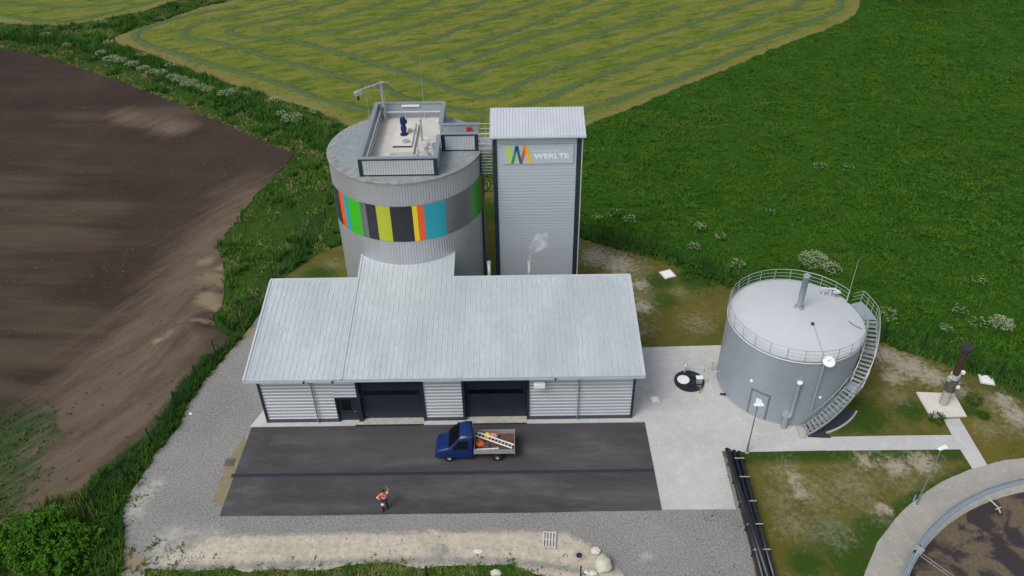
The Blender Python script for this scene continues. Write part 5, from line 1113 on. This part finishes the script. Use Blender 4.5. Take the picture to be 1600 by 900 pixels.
bandr('hl', 'kl', .42, .95, .108, 'knee_panel', 'orange'); bandr('hl', 'kl', .58, .78, .112); bandr('el', 'wl', .15, .5, .07); bandr('sr', 'er', .3, .6, .083)
mb = MB(); mb.lathe([(.178, 1.16), (.182, 1.17), (.182, 1.24), (.178, 1.25)], n=20); o = mb.build('reflective_band', 'reflect', pe); o.scale = (1, .82, 1)
mb = MB(); mb.lathe([(.185, 1.0), (.185, 1.14), (.18, 1.15)], n=20); o = mb.build('blue_hem', 'bluecloth', pe); o.scale = (1, .8, 1)
mb = MB(); mb.lathe([(.105, 1.74), (.108, 1.80), (.085, 1.865), (.04, 1.895), (.001, 1.90)], n=18); o = mb.build('hair', 'hair', pe, True); o.location = (0, -.02, 0)
for k, a, b in (('l', J['al'], J['tl']), ('r', J['ar'], J['tr'])):
    a, b = Vector(a), Vector(b); mb = MB(); mb.tube([a+Vector((0, .05, -.03)), a+Vector((0, 0, -.02)), a.lerp(b, .5), b, b+Vector((0, -.05, 0))], [.045, .055, .05, .045, .03], 10); mb.build('boot', 'rubber', pe, True)

# ------------------------------------------------------------------ pallet, rocks, bits
pc = (G(847, 858)+G(868, 858)+G(869, 833)+G(849, 832))/4
pa = thing('pallet', 'weathered wooden pallet lying on the sand strip', 'pallet', (pc.x, pc.y, .03), rad(-5))
for i in range(5):
    mb = MB(); x = -.46+i*.2; mb.box(x, x+.12, -.64, .64, .12, .145); mb.build('top_board', 'wood', pa)
mb = MB()
for y in (-.64, -.05, .54): mb.box(-.46, .46, y, y+.1, .095, .12)
for y in (-.64, -.05, .54):
    for x in (-.46, -.06, .34): mb.box(x, x+.12, y, y+.1, .02, .095)
mb.build('block', 'wood', pa)
mb = MB()
for x in (-.46, -.06, .34): mb.box(x, x+.12, -.64, .64, 0, .02)
mb.build('bottom_board', 'wood', pa)
for px, py, sx, sy, sz_, lab, mt in ((942, 886, .55, .62, .55, 'large pale greenish boulder at the end of the sand strip', 'rock'), (775, 897, .34, .25, .22, 'small pale stone in the front grass strip', 'rock'), (931, 862, .32, .28, .16, 'low whitish stone beside the large boulder', 'whitecon'), (748, 862, .33, .22, .07, 'thin flat whitish slab lying on the sand', 'whitecon'), (926, 897, .28, .22, .15, 'small grey white stone in front of the boulder', 'whitecon')):
    g_ = G(px, py); o = lump('rock', lab, 'stone', g_.x, g_.y, .03+sz_*.45, sx, sy, sz_, mt, px)
for px, py, h, lab in ((667, 900, 1.0, 'black fence post in the front grass strip'), (907, 900, 1.0, 'black fence post beside the pale boulder')):
    g_ = G(px, py); t = thing('fence_post', lab, 'post', (g_.x, g_.y, 0), 0, 'black posts along the front edge'); mb = MB(); mb.box(-.05, .05, -.05, .05, 0, h); mb.build('post', 'blackplastic', t); mb = MB(); mb.box(-.06, .06, -.06, .06, h, h+.03); mb.build('cap', 'blackplastic', t)
g_ = G(916, 897); t = thing('plastic_canister', 'small white and blue plastic canister at the front edge', 'canister', (g_.x, g_.y, .03)); mb = MB(); mb.box(-.16, .16, -.11, .11, 0, .25); bevel(mb.build('body', 'white', t), .03); mb = MB(); mb.box(-.17, -.03, -.12, .12, .05, .2); mb.build('label_band', 'blue', t); mb = MB(); cyl(mb, .08, 0, .25, .3, .04, 10); mb.build('cap', 'blue', t)
g_ = G(298, 647); lump('rock', 'tiny white stone at the gravel edge by the left hedge', 'stone', g_.x, g_.y, .04, .16, .1, .06, 'white', 3)
# loose stones in the gravel, sand and soil
def stones(name, P, smin, smax, mat, lab, z=.02):
    n = len(P); base = np.array([(1, 0, 0), (-1, 0, 0), (0, 1, 0), (0, -1, 0), (0, 0, .7), (0, 0, -.5)]); tr_ = [(0, 2, 4), (2, 1, 4), (1, 3, 4), (3, 0, 4)]
    s = RNG.uniform(smin, smax, n); a = RNG.uniform(0, 6.28, n); c_, s_ = np.cos(a), np.sin(a)
    bv = base[None]*s[:, None, None]*RNG.uniform(.6, 1.2, (n, 6, 1)); x = bv[:, :, 0]*c_[:, None]-bv[:, :, 1]*s_[:, None]; y = bv[:, :, 0]*s_[:, None]+bv[:, :, 1]*c_[:, None]
    W = np.stack([x+P[:, :1], y+P[:, 1:2], bv[:, :, 2]+z], 2); T = np.stack([W[:, t_] for t_ in tr_], 1).reshape(-1, 3, 3)
    o_ = rawtris(name, T, RNG.uniform(0, 1, len(T)*3), mat); return tag(o_, lab, kind='stuff')
sand_p = scatter(sand_e, 2.2); stones('pebbles', sand_p, .02, .07, plain('pebble', (.26, .23, .18), .9, 0, .3, 5), 'small pebbles and clods scattered on the sand strip')
gp_ = scatter(gravel_e, 2.5); gp_ = gp_[(gp_[:, 1] < 44) & ~inside(rough_edge(asph_w, 5, 0), gp_) & ~inside(conc_w, gp_) & ~inside(sand_e, gp_)]; stones('loose_gravel', gp_, .02, .06, plain('loose_stone', (.38, .37, .35), .9, 0, .3, 5), 'loose pale stones on the gravel yard')
sp_ = scatter(soil_e, .5); k = np.exp(-np.hypot(sp_[:, 0]-G(215, 380).x, sp_[:, 1]-G(215, 380).y)/14) > RNG.uniform(0, 1, len(sp_)); stones('straw_bits', sp_[k], .03, .075, plain('straw_bit', (.33, .27, .16), .9, 0, .3, 5), 'straw and stone bits scattered on the soil', .09)
k = RNG.uniform(0, 1, len(sp_)) > .25; stones('soil_clods', sp_[k], .05, .16, plain('soil_clod', (.085, .066, .056), .95, 0, .3, 3), 'brown soil clods on the tilled field', .07)

# ------------------------------------------------------------------ vegetation
def cull(P, m=12):   # keep what can be seen from the drone's side of the site
    d_ = np.c_[P[:, 0], P[:, 1], np.full(len(P), -CH)]; z = d_@np.array(FWD); x = d_@np.array(RIGHT)/z*F; y = -(d_@np.array(UP))/z*F
    return P[(abs(x) < 860) & (y > -520) & (y < 500)]
P = cull(scatter(meadow_e, 7.5)); P = P[RNG.uniform(0, 1, len(P)) < np.clip(1.2-(P[:, 1]-60)/160, .4, 1)]
h = np.maximum(bumpf(P), 0)
cl = np.clip(.8+.9*vnoise(P, .35, 21)+.5*vnoise(P, 1.1, 5), .25, 1.8)
k1 = cl > .8
tag(tufts('meadow_grass', np.c_[P[k1], h[k1]], 'bl_meadow', 7, .26, .055, 1.2), 'dense deep green meadow grass beyond the right fence', 'grass', kind='stuff')
tag(tufts('meadow_grass', np.c_[P[~k1], h[~k1]], 'bl_meadow', 6, .18, .05, 1.3), 'shorter green grass hollows within the meadow', 'grass', kind='stuff')
verge_px = [(-60, 60), (-60, 30), (0, 36), (103, 41), (156, 31), (219, 19), (281, 0), (330, -20), (400, -20), (369, 0), (312, 12), (250, 34), (194, 52), (175, 59), (187, 69), (234, 84), (297, 109), (359, 131), (437, 156), (500, 175), (525, 190), (600, 225), (700, 245), (765, 240), (830, 220), (900, 200), (905, 355), (800, 330), (760, 300), (600, 360), (545, 378), (500, 394), (470, 413), (430, 440), (404, 490), (381, 520), (350, 556), (340, 552), (366, 530), (345, 520), (338, 500), (352, 455), (348, 420), (338, 389), (357, 357), (381, 328), (402, 304), (423, 288), (439, 264), (462, 239), (422, 225), (375, 203), (297, 170), (234, 145), (166, 119), (125, 106), (62, 86), (0, 76)]
vw = GL(verge_px); P = cull(scatter(vw, 9.0, [circ((SX, SY), SR+.1, 40), lawn2_e]))
nn_ = vnoise(P, .3, 2)+.6*vnoise(P, .9, 7); dd_ = field(P, [pl([(-20, 52), (100, 66), (180, 85), (300, 130), (400, 170), (470, 200), (520, 230)], 2.2)])
k = (nn_ > -.05) | (dd_ > .4)
big = vnoise(P, .45, 31)+.5*vnoise(P, 1.2, 17) > .18
tag(tufts('verge_clumps', P[k & big & (dd_ <= .45)], 'bl_ditch', 8, .75, .05, .8, hvar=.4), 'dark taller grass clumps standing in the rough verge', 'grass', kind='stuff')
k = k & ~big | (dd_ > .45)
tag(tufts('verge_grass', P[k & (dd_ <= .45)], 'bl_verge', 7, .34, .05, .95), 'rough tufted verge grass with straw patches beside the soil field', 'grass', kind='stuff')
tag(tufts('verge_grass', P[~k & ~big], 'bl_verge', 5, .20, .05, .9), 'short verge grass between the taller tufts', 'grass', kind='stuff')
tag(tufts('ditch_grass', P[dd_ > .45], 'bl_ditch', 7, .7, .06, .6, hvar=.6), 'tall dark green grass lining the ditch', 'grass', kind='stuff')
# strip along the right fence
fr_w = GL(fence_r_px); A = np.array(fr_w); off = [tuple(p) for p in (A+np.array([.7, 1.8]))][::-1]; offn = [tuple(p) for p in (A+np.array([-.3, -.9]))]
P = cull(scatter(offn+off, 12)); tag(tufts('fence_grass', P, 'bl_ditch', 6, .5, .06, .6, hvar=.7), 'tall grass growing through the right mesh fence', 'grass', kind='stuff')
# left hedge strip
hedge_px = [(362, 532), (335, 552), (318, 560), (300, 585), (283, 603), (272, 628), (248, 660), (225, 690), (205, 700), (187, 717), (160, 735), (147, 750), (117, 780), (80, 805), (40, 830), (60, 905), (190, 905), (193, 850), (191, 807), (197, 780), (220, 747), (240, 713), (260, 690), (280, 663), (293, 633), (313, 607), (318, 596), (350, 560), (381, 523)]
hw_ = GL(hedge_px); P = scatter(hw_, 20)
tag(tufts('weedy_hedge', P, 'bl_hedge', 9, .42, .05, 1.0, hvar=.6), 'dark green weedy hedge strip along the left fence', 'hedge', kind='stuff')
# yellow-green tall grass behind corner shrub
P = scatter(GL([(60, 790), (110, 775), (145, 790), (150, 815), (60, 830)]), 16); tag(tufts('reed_clump', P, blademat('reed_blades', (.13, .16, .03), (.18, .19, .05), (.10, .15, .03)), 6, 1.0, .05, .35), 'yellow green tall grass clump behind the corner shrub', 'grass', kind='stuff')
# lawn tufts and weeds
P = scatter(lawn_e, 2.2, [circ(CLC, 21.1), fp, conc_w, circ((KX, KY), 6.8, 40), [(-20, 44), (9, 44), (9, 54), (-20, 54)]])
gm = field(P, green); bm_ = field(P, bare); P = P[(RNG.uniform(0, 1, len(P)) < .35+.6*gm-.3*bm_)]
tag(tufts('lawn_tufts', P, 'bl_lawn', 5, .10, .04, .9), 'short mossy grass tufts on the lawn', 'grass', kind='stuff')
P = np.concatenate([scatter(GL([(260, 868), (900, 868), (950, 890), (940, 900), (260, 900)]), 1.3), scatter(GL([(200, 850), (290, 838), (330, 870), (330, 900), (200, 900)]), 5), scatter(GL([(193, 740), (235, 745), (225, 800), (195, 830)]), 2), scatter(GL([(330, 880), (480, 890), (480, 900), (330, 900)]), 4), scatter(GL([(830, 880), (900, 880), (900, 900), (830, 900)]), 3)])
kk = vnoise(P, 1.3, 3) > .05; tag(tufts('yard_weeds', P[kk], blademat('weed_leaves', (.06, .10, .015), (.13, .17, .03), (.09, .12, .02)), 7, .16, .07, 1.0), 'small weeds sprouting from the pale gravel', 'weeds', kind='stuff')
P = scatter(gs_e, 40); tag(tufts('strip_grass', P, 'bl_verge', 7, .17, .04, 1.1), 'green grass of the front fence strip', 'grass', kind='stuff')
P = cull(scatter(soil_e, 3.0)); kk = field(P, sprout)+.5*np.array([noise.noise(Vector(((x*.84-y*.54)*.25, (x*.54+y*.84)*2.2, 0))) for x, y in P])+.2*vnoise(P, .8, 3) > .50; tag(tufts('crop_seedlings', P[kk], 'bl_soilgreen', 6, .18, .06, .9, z=.08), 'green seedling rows in the left corner of the soil field', 'crop', kind='stuff')
# dense weeds on lawn near flare and covers
def weed(px, py, r, h, lab, mat='bl_hedge', cat='weed', n=500, sz_=.07, name='weed_clump'):
    g_ = G(px, py); t = thing(name, lab, cat, (g_.x, g_.y, 0)); leaves('leaves', [(0, 0, h*.55)], [(r, r, h*.6)], n, sz_, mat, t, 6, .7); return t
weed(1520, 628, .75, .6, 'leafy green weed clump right of the gas flare slab'); weed(1462, 657, .65, .5, 'dark green weed clump at the path corner below the flare slab')
weed(1500, 545, .9, .8, 'pale green shrub behind the rusty gas flare', 'bl_verge'); weed(1075, 433, .9, .5, 'leafy weeds right of the square cover behind the hall'); weed(1110, 441, 1.0, .55, 'weed clump at the fence left of the tank'); weed(1535, 650, .5, .35, 'small weed clump on the lawn right of the flare path')
weed(1525, 570, .8, .7, 'green bush between gas flare and square cover')
# cow parsley clumps
def parsley(px, py, r, h, lab, grp=None, n=260, den=1.0):
    g_ = G(px, py); t = thing('cow_parsley', lab, 'plant', (g_.x, g_.y, 0), RNG.uniform(0, 6), grp)
    leaves('foliage', [(0, 0, h*.45)], [(r, r*.9, h*.5)], int(n*1.2), .08, 'bl_ditch', t, 6, .8)
    m = int(55*den*r*r/.36)+6; V = []; T = []
    a = RNG.uniform(0, 6.28, m); q = np.sqrt(RNG.uniform(0, 1, m))*r; cx_, cy_ = np.cos(a)*q, np.sin(a)*q; cz_ = h*(.8+.35*RNG.uniform(0, 1, m))*(1-.2*(q/r)**2)
    k = 9; cc = np.repeat(np.c_[cx_, cy_, cz_], k, 0)+RNG.normal(0, .04, (m*k, 3))*np.array([1, 1, .3]); s = .024
    nn2 = RNG.normal(0, .35, (m*k, 3))+np.array([0, 0, 1.]); nn2 /= np.linalg.norm(nn2, axis=1)[:, None]; u = np.cross(nn2, [1, .2, 0]); u /= np.linalg.norm(u, axis=1)[:, None]; w2 = np.cross(nn2, u)
    rawtris('umbels', np.stack([cc-u*s, cc-w2*s, cc+u*s, cc+w2*s], 1), np.repeat(RNG.uniform(0, 1, m*k), 4), 'bl_flower', t, 4); return t
gA = 'white flowering clumps along the ditch'
dl = [(160, 90), (178, 97), (192, 100), (208, 106), (224, 113), (240, 118), (253, 119), (270, 127), (282, 131), (297, 136), (315, 143), (326, 146)]
for i, (x, y) in enumerate(dl): parsley(x+RNG.uniform(-2, 2), y+RNG.uniform(-1.5, 1.5), RNG.uniform(.9, 1.35), .9, 'white flowering clump in the dense row along the ditch', gA, den=.75)
for x, y, r, lab in ((354, 152, 1.2, 'white flowering clump just right of the long ditch row'), (368, 148, .8, 'thin white flowering stalks right of the long ditch row'), (458, 191, 1.5, 'large white flowering clump nearest the silo on the ditch bank'), (440, 184, .8, 'small white flowering clump beside the large one near the silo'), (430, 163, .9, 'white flowering stalks in the ditch left of the silo'), (222, 92, .9, 'white flowering stalks above the long ditch row'), (172, 72, 1.0, 'white flowering clump at the tip of the hay field'),
                     (22, 42, 1.1, 'white flowering clump at the far left picture edge'), (73, 60, .9, 'white flowering clump on the bank above the soil field'), (106, 77, .8, 'white flowering tuft near the soil field edge'), (164, 40, .7, 'white flowering tuft below the second hay field'), (492, 180, .8, 'white flowering tuft left of the silo top'), (267, 108, .8, 'sparse white flowers between ditch row and hay field')):
    parsley(x, y, r, .9, lab, den=.55)
for x, y, r, h_, dn, lab in ((1268, 422, 1.5, 1.6, .9, 'big cream flowering shrub directly behind the tank railing'), (1296, 432, 1.0, 1.3, .7, 'cream flowering shrub right of the tank chimney'), (1560, 516, 1.05, 1.1, 1.2, 'round bright cream flowering bush in the meadow at right'), (958, 340, .9, .9, .12, 'loose white flowering plants right of the tower'), (984, 350, .8, .9, .4, 'white flowering plant second right of the tower'), (932, 347, .6, .8, .4, 'small white flowering plant beside the tower'), (1093, 361, .7, .9, .5, 'white flowering plant in the meadow above the square cover'), (1084, 393, .7, .9, .45, 'white flowering plant at the fence above the square cover'), (1125, 376, .6, .8, .3, 'faint white flowering plant in the mid meadow'), (1150, 420, .8, .9, .3, 'white flowering plant at the fence left of the tank top'),
                             (1280, 266, .9, .7, .2, 'pale weed patch in the middle of the meadow'), (1322, 268, .8, .7, .15, 'second pale weed patch in the middle of the meadow'), (1202, 337, .6, .7, .2, 'small flowering weed in the meadow above the tank'), (1528, 444, .8, .7, .2, 'faint flowering weed in the right meadow'), (1496, 492, .8, .8, .2, 'faint flowering weed left of the cream bush'), (1525, 512, .9, .8, .2, 'low flowering weed beside the cream bush'), (1474, 522, .7, .8, .3, 'white flowering plant above the gas flare'), (1385, 495, .7, .8, .4, 'white flowering plant right of the tank staircase'), (1392, 508, .5, .8, .3, 'small white plant right of the staircase railing')):
    parsley(x, y, r, h_, lab, den=dn)
# windrows of cut grass
rows = [
 [(369, 9), (325, 18), (281, 28), (228, 44), (213, 54), (219, 64), (250, 75), (297, 91), (359, 109), (437, 131), (500, 155), (547, 166), (581, 175), (650, 185), (716, 190), (800, 193), (860, 186), (912, 172), (1000, 144), (1100, 107), (1183, 67), (1250, 40), (1300, 20), (1313, 7), (1310, -15)],
 [(466, 0), (375, 22), (312, 37), (291, 46), (287, 55), (300, 61), (328, 64), (375, 75), (437, 94), (500, 111), (562, 128), (594, 134), (641, 156), (690, 168), (760, 176), (819, 166), (875, 144), (953, 112), (1000, 97), (1100, 63), (1150, 43), (1200, 23), (1240, 12), (1256, -8)],
 [(560, -5), (500, 12), (437, 28), (375, 41), (359, 50), (375, 58), (422, 59), (469, 67), (500, 75), (562, 91), (625, 112), (687, 134), (734, 148), (766, 152), (791, 144), (828, 125), (891, 100), (1000, 62), (1100, 30), (1150, 12), (1187, 0)],
 [(1060, 10), (1000, 30), (922, 56), (844, 81), (797, 94), (750, 112), (719, 125)], [(984, 6), (906, 33), (828, 59), (766, 81), (719, 100), (697, 109)], [(930, 0), (916, 6), (844, 34), (781, 56), (734, 73), (687, 89), (641, 91)],
 [(850, 0), (841, 3), (781, 25), (719, 44), (672, 64), (625, 75), (587, 77)], [(762, 0), (719, 19), (656, 37), (609, 53), (562, 62), (522, 62)], [(687, 0), (625, 22), (578, 37), (531, 48), (500, 50), (478, 50)], [(609, 0), (562, 16), (500, 33), (437, 42), (410, 44)],
 [(-20, 20), (0, 23), (47, 30), (103, 33), (156, 23), (219, 8), (247, 0)], [(0, 3), (62, 9), (125, 11), (187, 5), (210, -2)]]
PP = []; RB = MB()
def catmull(W, st=1.0):
    out = []
    for i in range(len(W)-1):
        p0_, p1_, p2_, p3_ = W[max(i-1, 0)], W[i], W[i+1], W[min(i+2, len(W)-1)]; k = max(1, int((p2_-p1_).length/st))
        for j in range(k):
            t = j/k; out.append(.5*((2*p1_)+(p2_-p0_)*t+(2*p0_-5*p1_+4*p2_-p3_)*t*t+(3*p1_-p0_-3*p2_+p3_)*t**3))
    return out+[W[-1]]
for rw in rows:
    W = catmull([Vector((*p, 0)) for p in GL(rw)])
    n0 = len(RB.v); nn3 = len(W); vv = []; ff = []
    for i, p in enumerate(W):
        d_ = (W[min(i+1, nn3-1)]-W[max(i-1, 0)]).normalized(); s_ = Vector((-d_.y, d_.x, 0)); ww = .62*(1+.35*noise.noise(p*.4)); c_ = p+s_*.2*noise.noise(p*.5)
        for t, hh in ((-1, -.01), (-.55, .07), (0, .11+.05*noise.noise(p*1.1)), (.55, .07), (1, -.01)): q = c_+s_*ww*t*(1+.3*noise.noise(p*1.7+Vector((t*5, 0, 0)))); vv.append((q.x, q.y, .012+hh))
    for i in range(nn3-1):
        for k in range(4): ff.append((i*5+k, i*5+k+1, (i+1)*5+k+1, (i+1)*5+k))
    RB.add(vv, ff)
    for a, b in zip(W[:-1], W[1:]):
        L = (b-a).length; n = int(L*14); t_ = RNG.uniform(0, 1, n); s_ = Vector((-(b-a).y, (b-a).x, 0)).normalized(); o_ = RNG.normal(0, .5, n)
        q = np.array([tuple(a.lerp(b, float(x))+s_*float(y)) for x, y in zip(t_, o_)]) if n else np.zeros((0, 3))
        q = q[:, :2]+.35*np.c_[vnoise(q[:, :2], .12, 3), vnoise(q[:, :2], .12, 8)] if n else q[:, :2]
        PP.append(q)
m_, nt_, b_2 = newmat('swath_hay'); nz3 = noise_n(nt_, 2.0, 6, .75); nt_.links.new(mixc(nt_, ramp(nt_, nz3, .3, .7), (.056, .098, .036), (.098, .140, .054)), b_2.inputs['Base Color']); b_2.inputs['Roughness'].default_value = .95; b_2.inputs['Specular IOR Level'].default_value = .1
tag(RB.build('swath_rows', m_, None, True), 'low continuous grey green hay swaths on the mown field', 'cut grass', kind='stuff')
tag(tufts('cut_grass_rows', np.concatenate(PP), 'bl_swath', 6, .07, .08, 3.0), 'curved grey green rows of cut grass on the mown field', 'cut grass', kind='stuff')
P = cull(scatter(mown_e, 1.6)); P = P[(vnoise(P, .2, 4)+RNG.uniform(-.5, .5, len(P)) > 0)]
tag(tufts('stubble', P, blademat('stubble_blades', (.095, .150, .014), (.19, .20, .04), (.11, .165, .018)), 4, .10, .09, 1.4), 'short yellow green stubble of the mown field', 'grass', kind='stuff')
_e = GL([(62, 86), (125, 106), (166, 119), (234, 145), (297, 170), (375, 203), (422, 225), (458, 238)]); PP2 = []
for a, b in zip(_e[:-1], _e[1:]):
    a, b = Vector(a), Vector(b); n = int((b-a).length*10); PP2 += [tuple(a.lerp(b, random.random())+Vector((random.gauss(0, .25), random.gauss(.1, .2)))) for _ in range(n)]
PP2 = np.array(PP2); PP2 = PP2[vnoise(PP2, .5, 3) > -.1]
tag(tufts('straw_fringe', PP2, blademat('straw_blades', (.16, .15, .06), (.26, .21, .10), (.14, .15, .05)), 5, .16, .05, 1.4, z=.05), 'thin straw coloured fringe along the soil field edge', 'grass', kind='stuff')
# corner shrub
g_ = G(70, 850); t = thing('corner_shrub', 'big rounded leafy green shrub in the bottom left corner', 'shrub', (g_.x, g_.y, 0))
C, R = [], []
for (x, y, z, r_) in ((0, 0, 1.2, 1.5), (-1.7, .4, 1.0, 1.3), (1.7, -.2, 1.0, 1.25), (.6, 1.0, 1.1, 1.2), (-.8, 1.2, .9, 1.1), (-2.9, -.3, .8, 1.1), (2.5, -1.2, .8, 1.0), (0, -1.6, 1.1, 1.4), (-1.8, -1.5, .9, 1.3), (1.8, -1.9, .9, 1.1), (-3.6, -1.6, .7, 1.0), (3.3, -.2, .6, .9), (2.9, -2.2, .7, 1.0), (-4.4, -.5, .8, 1.1), (-5.0, -1.8, .7, 1.1)): C.append((x, y, z)); R.append((r_, r_*.9, r_*.85))
leaves('crown', C, R, 16000, .105, 'bl_shrub', t, 9, .7)
mb = MB()
for i in range(9):
    c_ = C[i]; mb.tube([(c_[0]*.15, c_[1]*.15, 0), (c_[0]*.5, c_[1]*.5, c_[2]*.6), (c_[0]*.95, c_[1]*.95, c_[2]*1.1)], [.07, .05, .02], 6)
mb.build('trunk', plain('bark', (.09, .07, .05), .9, 0, .2, 6), t)
# tree at the top edge
g_ = G(1404, 5); t = thing('tree', 'dark leafy tree just entering the top right edge', 'tree', (g_.x, g_.y, 0))
mb = MB(); mb.tube([(0, 0, 0), (.1, .1, 1.5), (.3, .4, 3.5), (.6, .9, 6)], [.42, .34, .28, .2], 10)
for a in range(6):
    d_ = Vector((math.cos(a*1.05), math.sin(a*1.05), 0)); mb.tube([Vector((.35, .45, 3.5+a*.25)), Vector((.5, .7, 5.2))+d_*1.6, Vector((.6, .9, 6.4))+d_*3.2], [.14, .09, .03], 6)
mb.build('trunk', plain('reddish_bark', (.16, .085, .06), .9, 0, .2, 4), t)
C, R = [], []
for i in range(22):
    a = RNG.uniform(0, 6.28); q = RNG.uniform(0, 1)**.5*5.5; C.append((1.8+math.cos(a)*q, 2.4+math.sin(a)*q, RNG.uniform(4.6, 9.5))); r_ = RNG.uniform(1.3, 2.1); R.append((r_, r_, r_*.7))
leaves('crown', C, R, 16000, .16, 'bl_hedge', t, 6, .9)

# ------------------------------------------------------------------ fences
def fence(px, lab, h=1.6, mesh_=True, z0_=0):
    W = [Vector((*p, 0)) for p in GL(px)]; t = thing('mesh_fence', lab, 'fence', W[0]); o_ = W[0]
    for p in W: mb = MB(); mb.box(-.035, .035, -.035, .035, 0, h+.08, Matrix.Translation(p-o_)); mb.build('post', 'fence', t)
    if mesh_:
        for a, b in zip(W[:-1], W[1:]):
            mb = MB(); d_ = b-a; L = d_.length; d_ = d_/L; a_ = a-o_; M_ = Matrix.Translation(a_) @ Matrix.Rotation(math.atan2(d_.y, d_.x), 4, 'Z')
            for x in np.arange(.1, L-.05, .1): mb.box(x-.003, x+.003, -.003, .003, .06, h, M_)
            for z in np.arange(.1, h+.01, .2): mb.box(0.04, L-.04, -.011, -.005, z, z+.012, M_)
            mb.build('mesh_panel', 'fence', t)
    return t
fence(fence_r_px, 'long dark green mesh fence between lawn and meadow')
fence(fence_l_px, 'dark wire fence along the hedge left of the yard', 1.75)

# ------------------------------------------------------------------ light
w = bpy.data.worlds.new('World'); sc.world = w; w.use_nodes = True; nt = w.node_tree; bg = nt.nodes['Background']
sky = nt.nodes.new('ShaderNodeTexSky'); sky.sky_type = 'NISHITA'; sky.sun_disc = False
SE, SA = rad(52), rad(-48)            # elevation; azimuth measured from +Y (positive towards +X)
sdir = Vector((-.52, -.50, .95)).normalized()       # towards the sun: left and behind the camera
sky.sun_elevation = math.asin(sdir.z); sky.sun_rotation = math.atan2(sdir.x, sdir.y); sky.air_density = 1.0; sky.dust_density = 3.0; sky.ozone_density = 1.0
hs = nt.nodes.new('ShaderNodeHueSaturation'); hs.inputs['Saturation'].default_value = .46; nt.links.new(sky.outputs[0], hs.inputs['Color']); nt.links.new(hs.outputs[0], bg.inputs['Color']); bg.inputs['Strength'].default_value = .10
L = bpy.data.lights.new('sun', 'SUN'); L.energy = 1.1; L.angle = rad(25); L.color = (1, .97, .93); lo = bpy.data.objects.new('sun', L); COL.objects.link(lo)
lo.rotation_euler = sdir.to_track_quat('Z', 'Y').to_euler(); lo.location = (-30, 0, 80)
sc.view_settings.view_transform = 'Standard'; sc.view_settings.look = 'None'; sc.view_settings.gamma = 1; sc.view_settings.exposure = 0.6
sc.cycles.max_bounces = 8; sc.cycles.volume_bounces = 6; sc.cycles.use_denoising = True
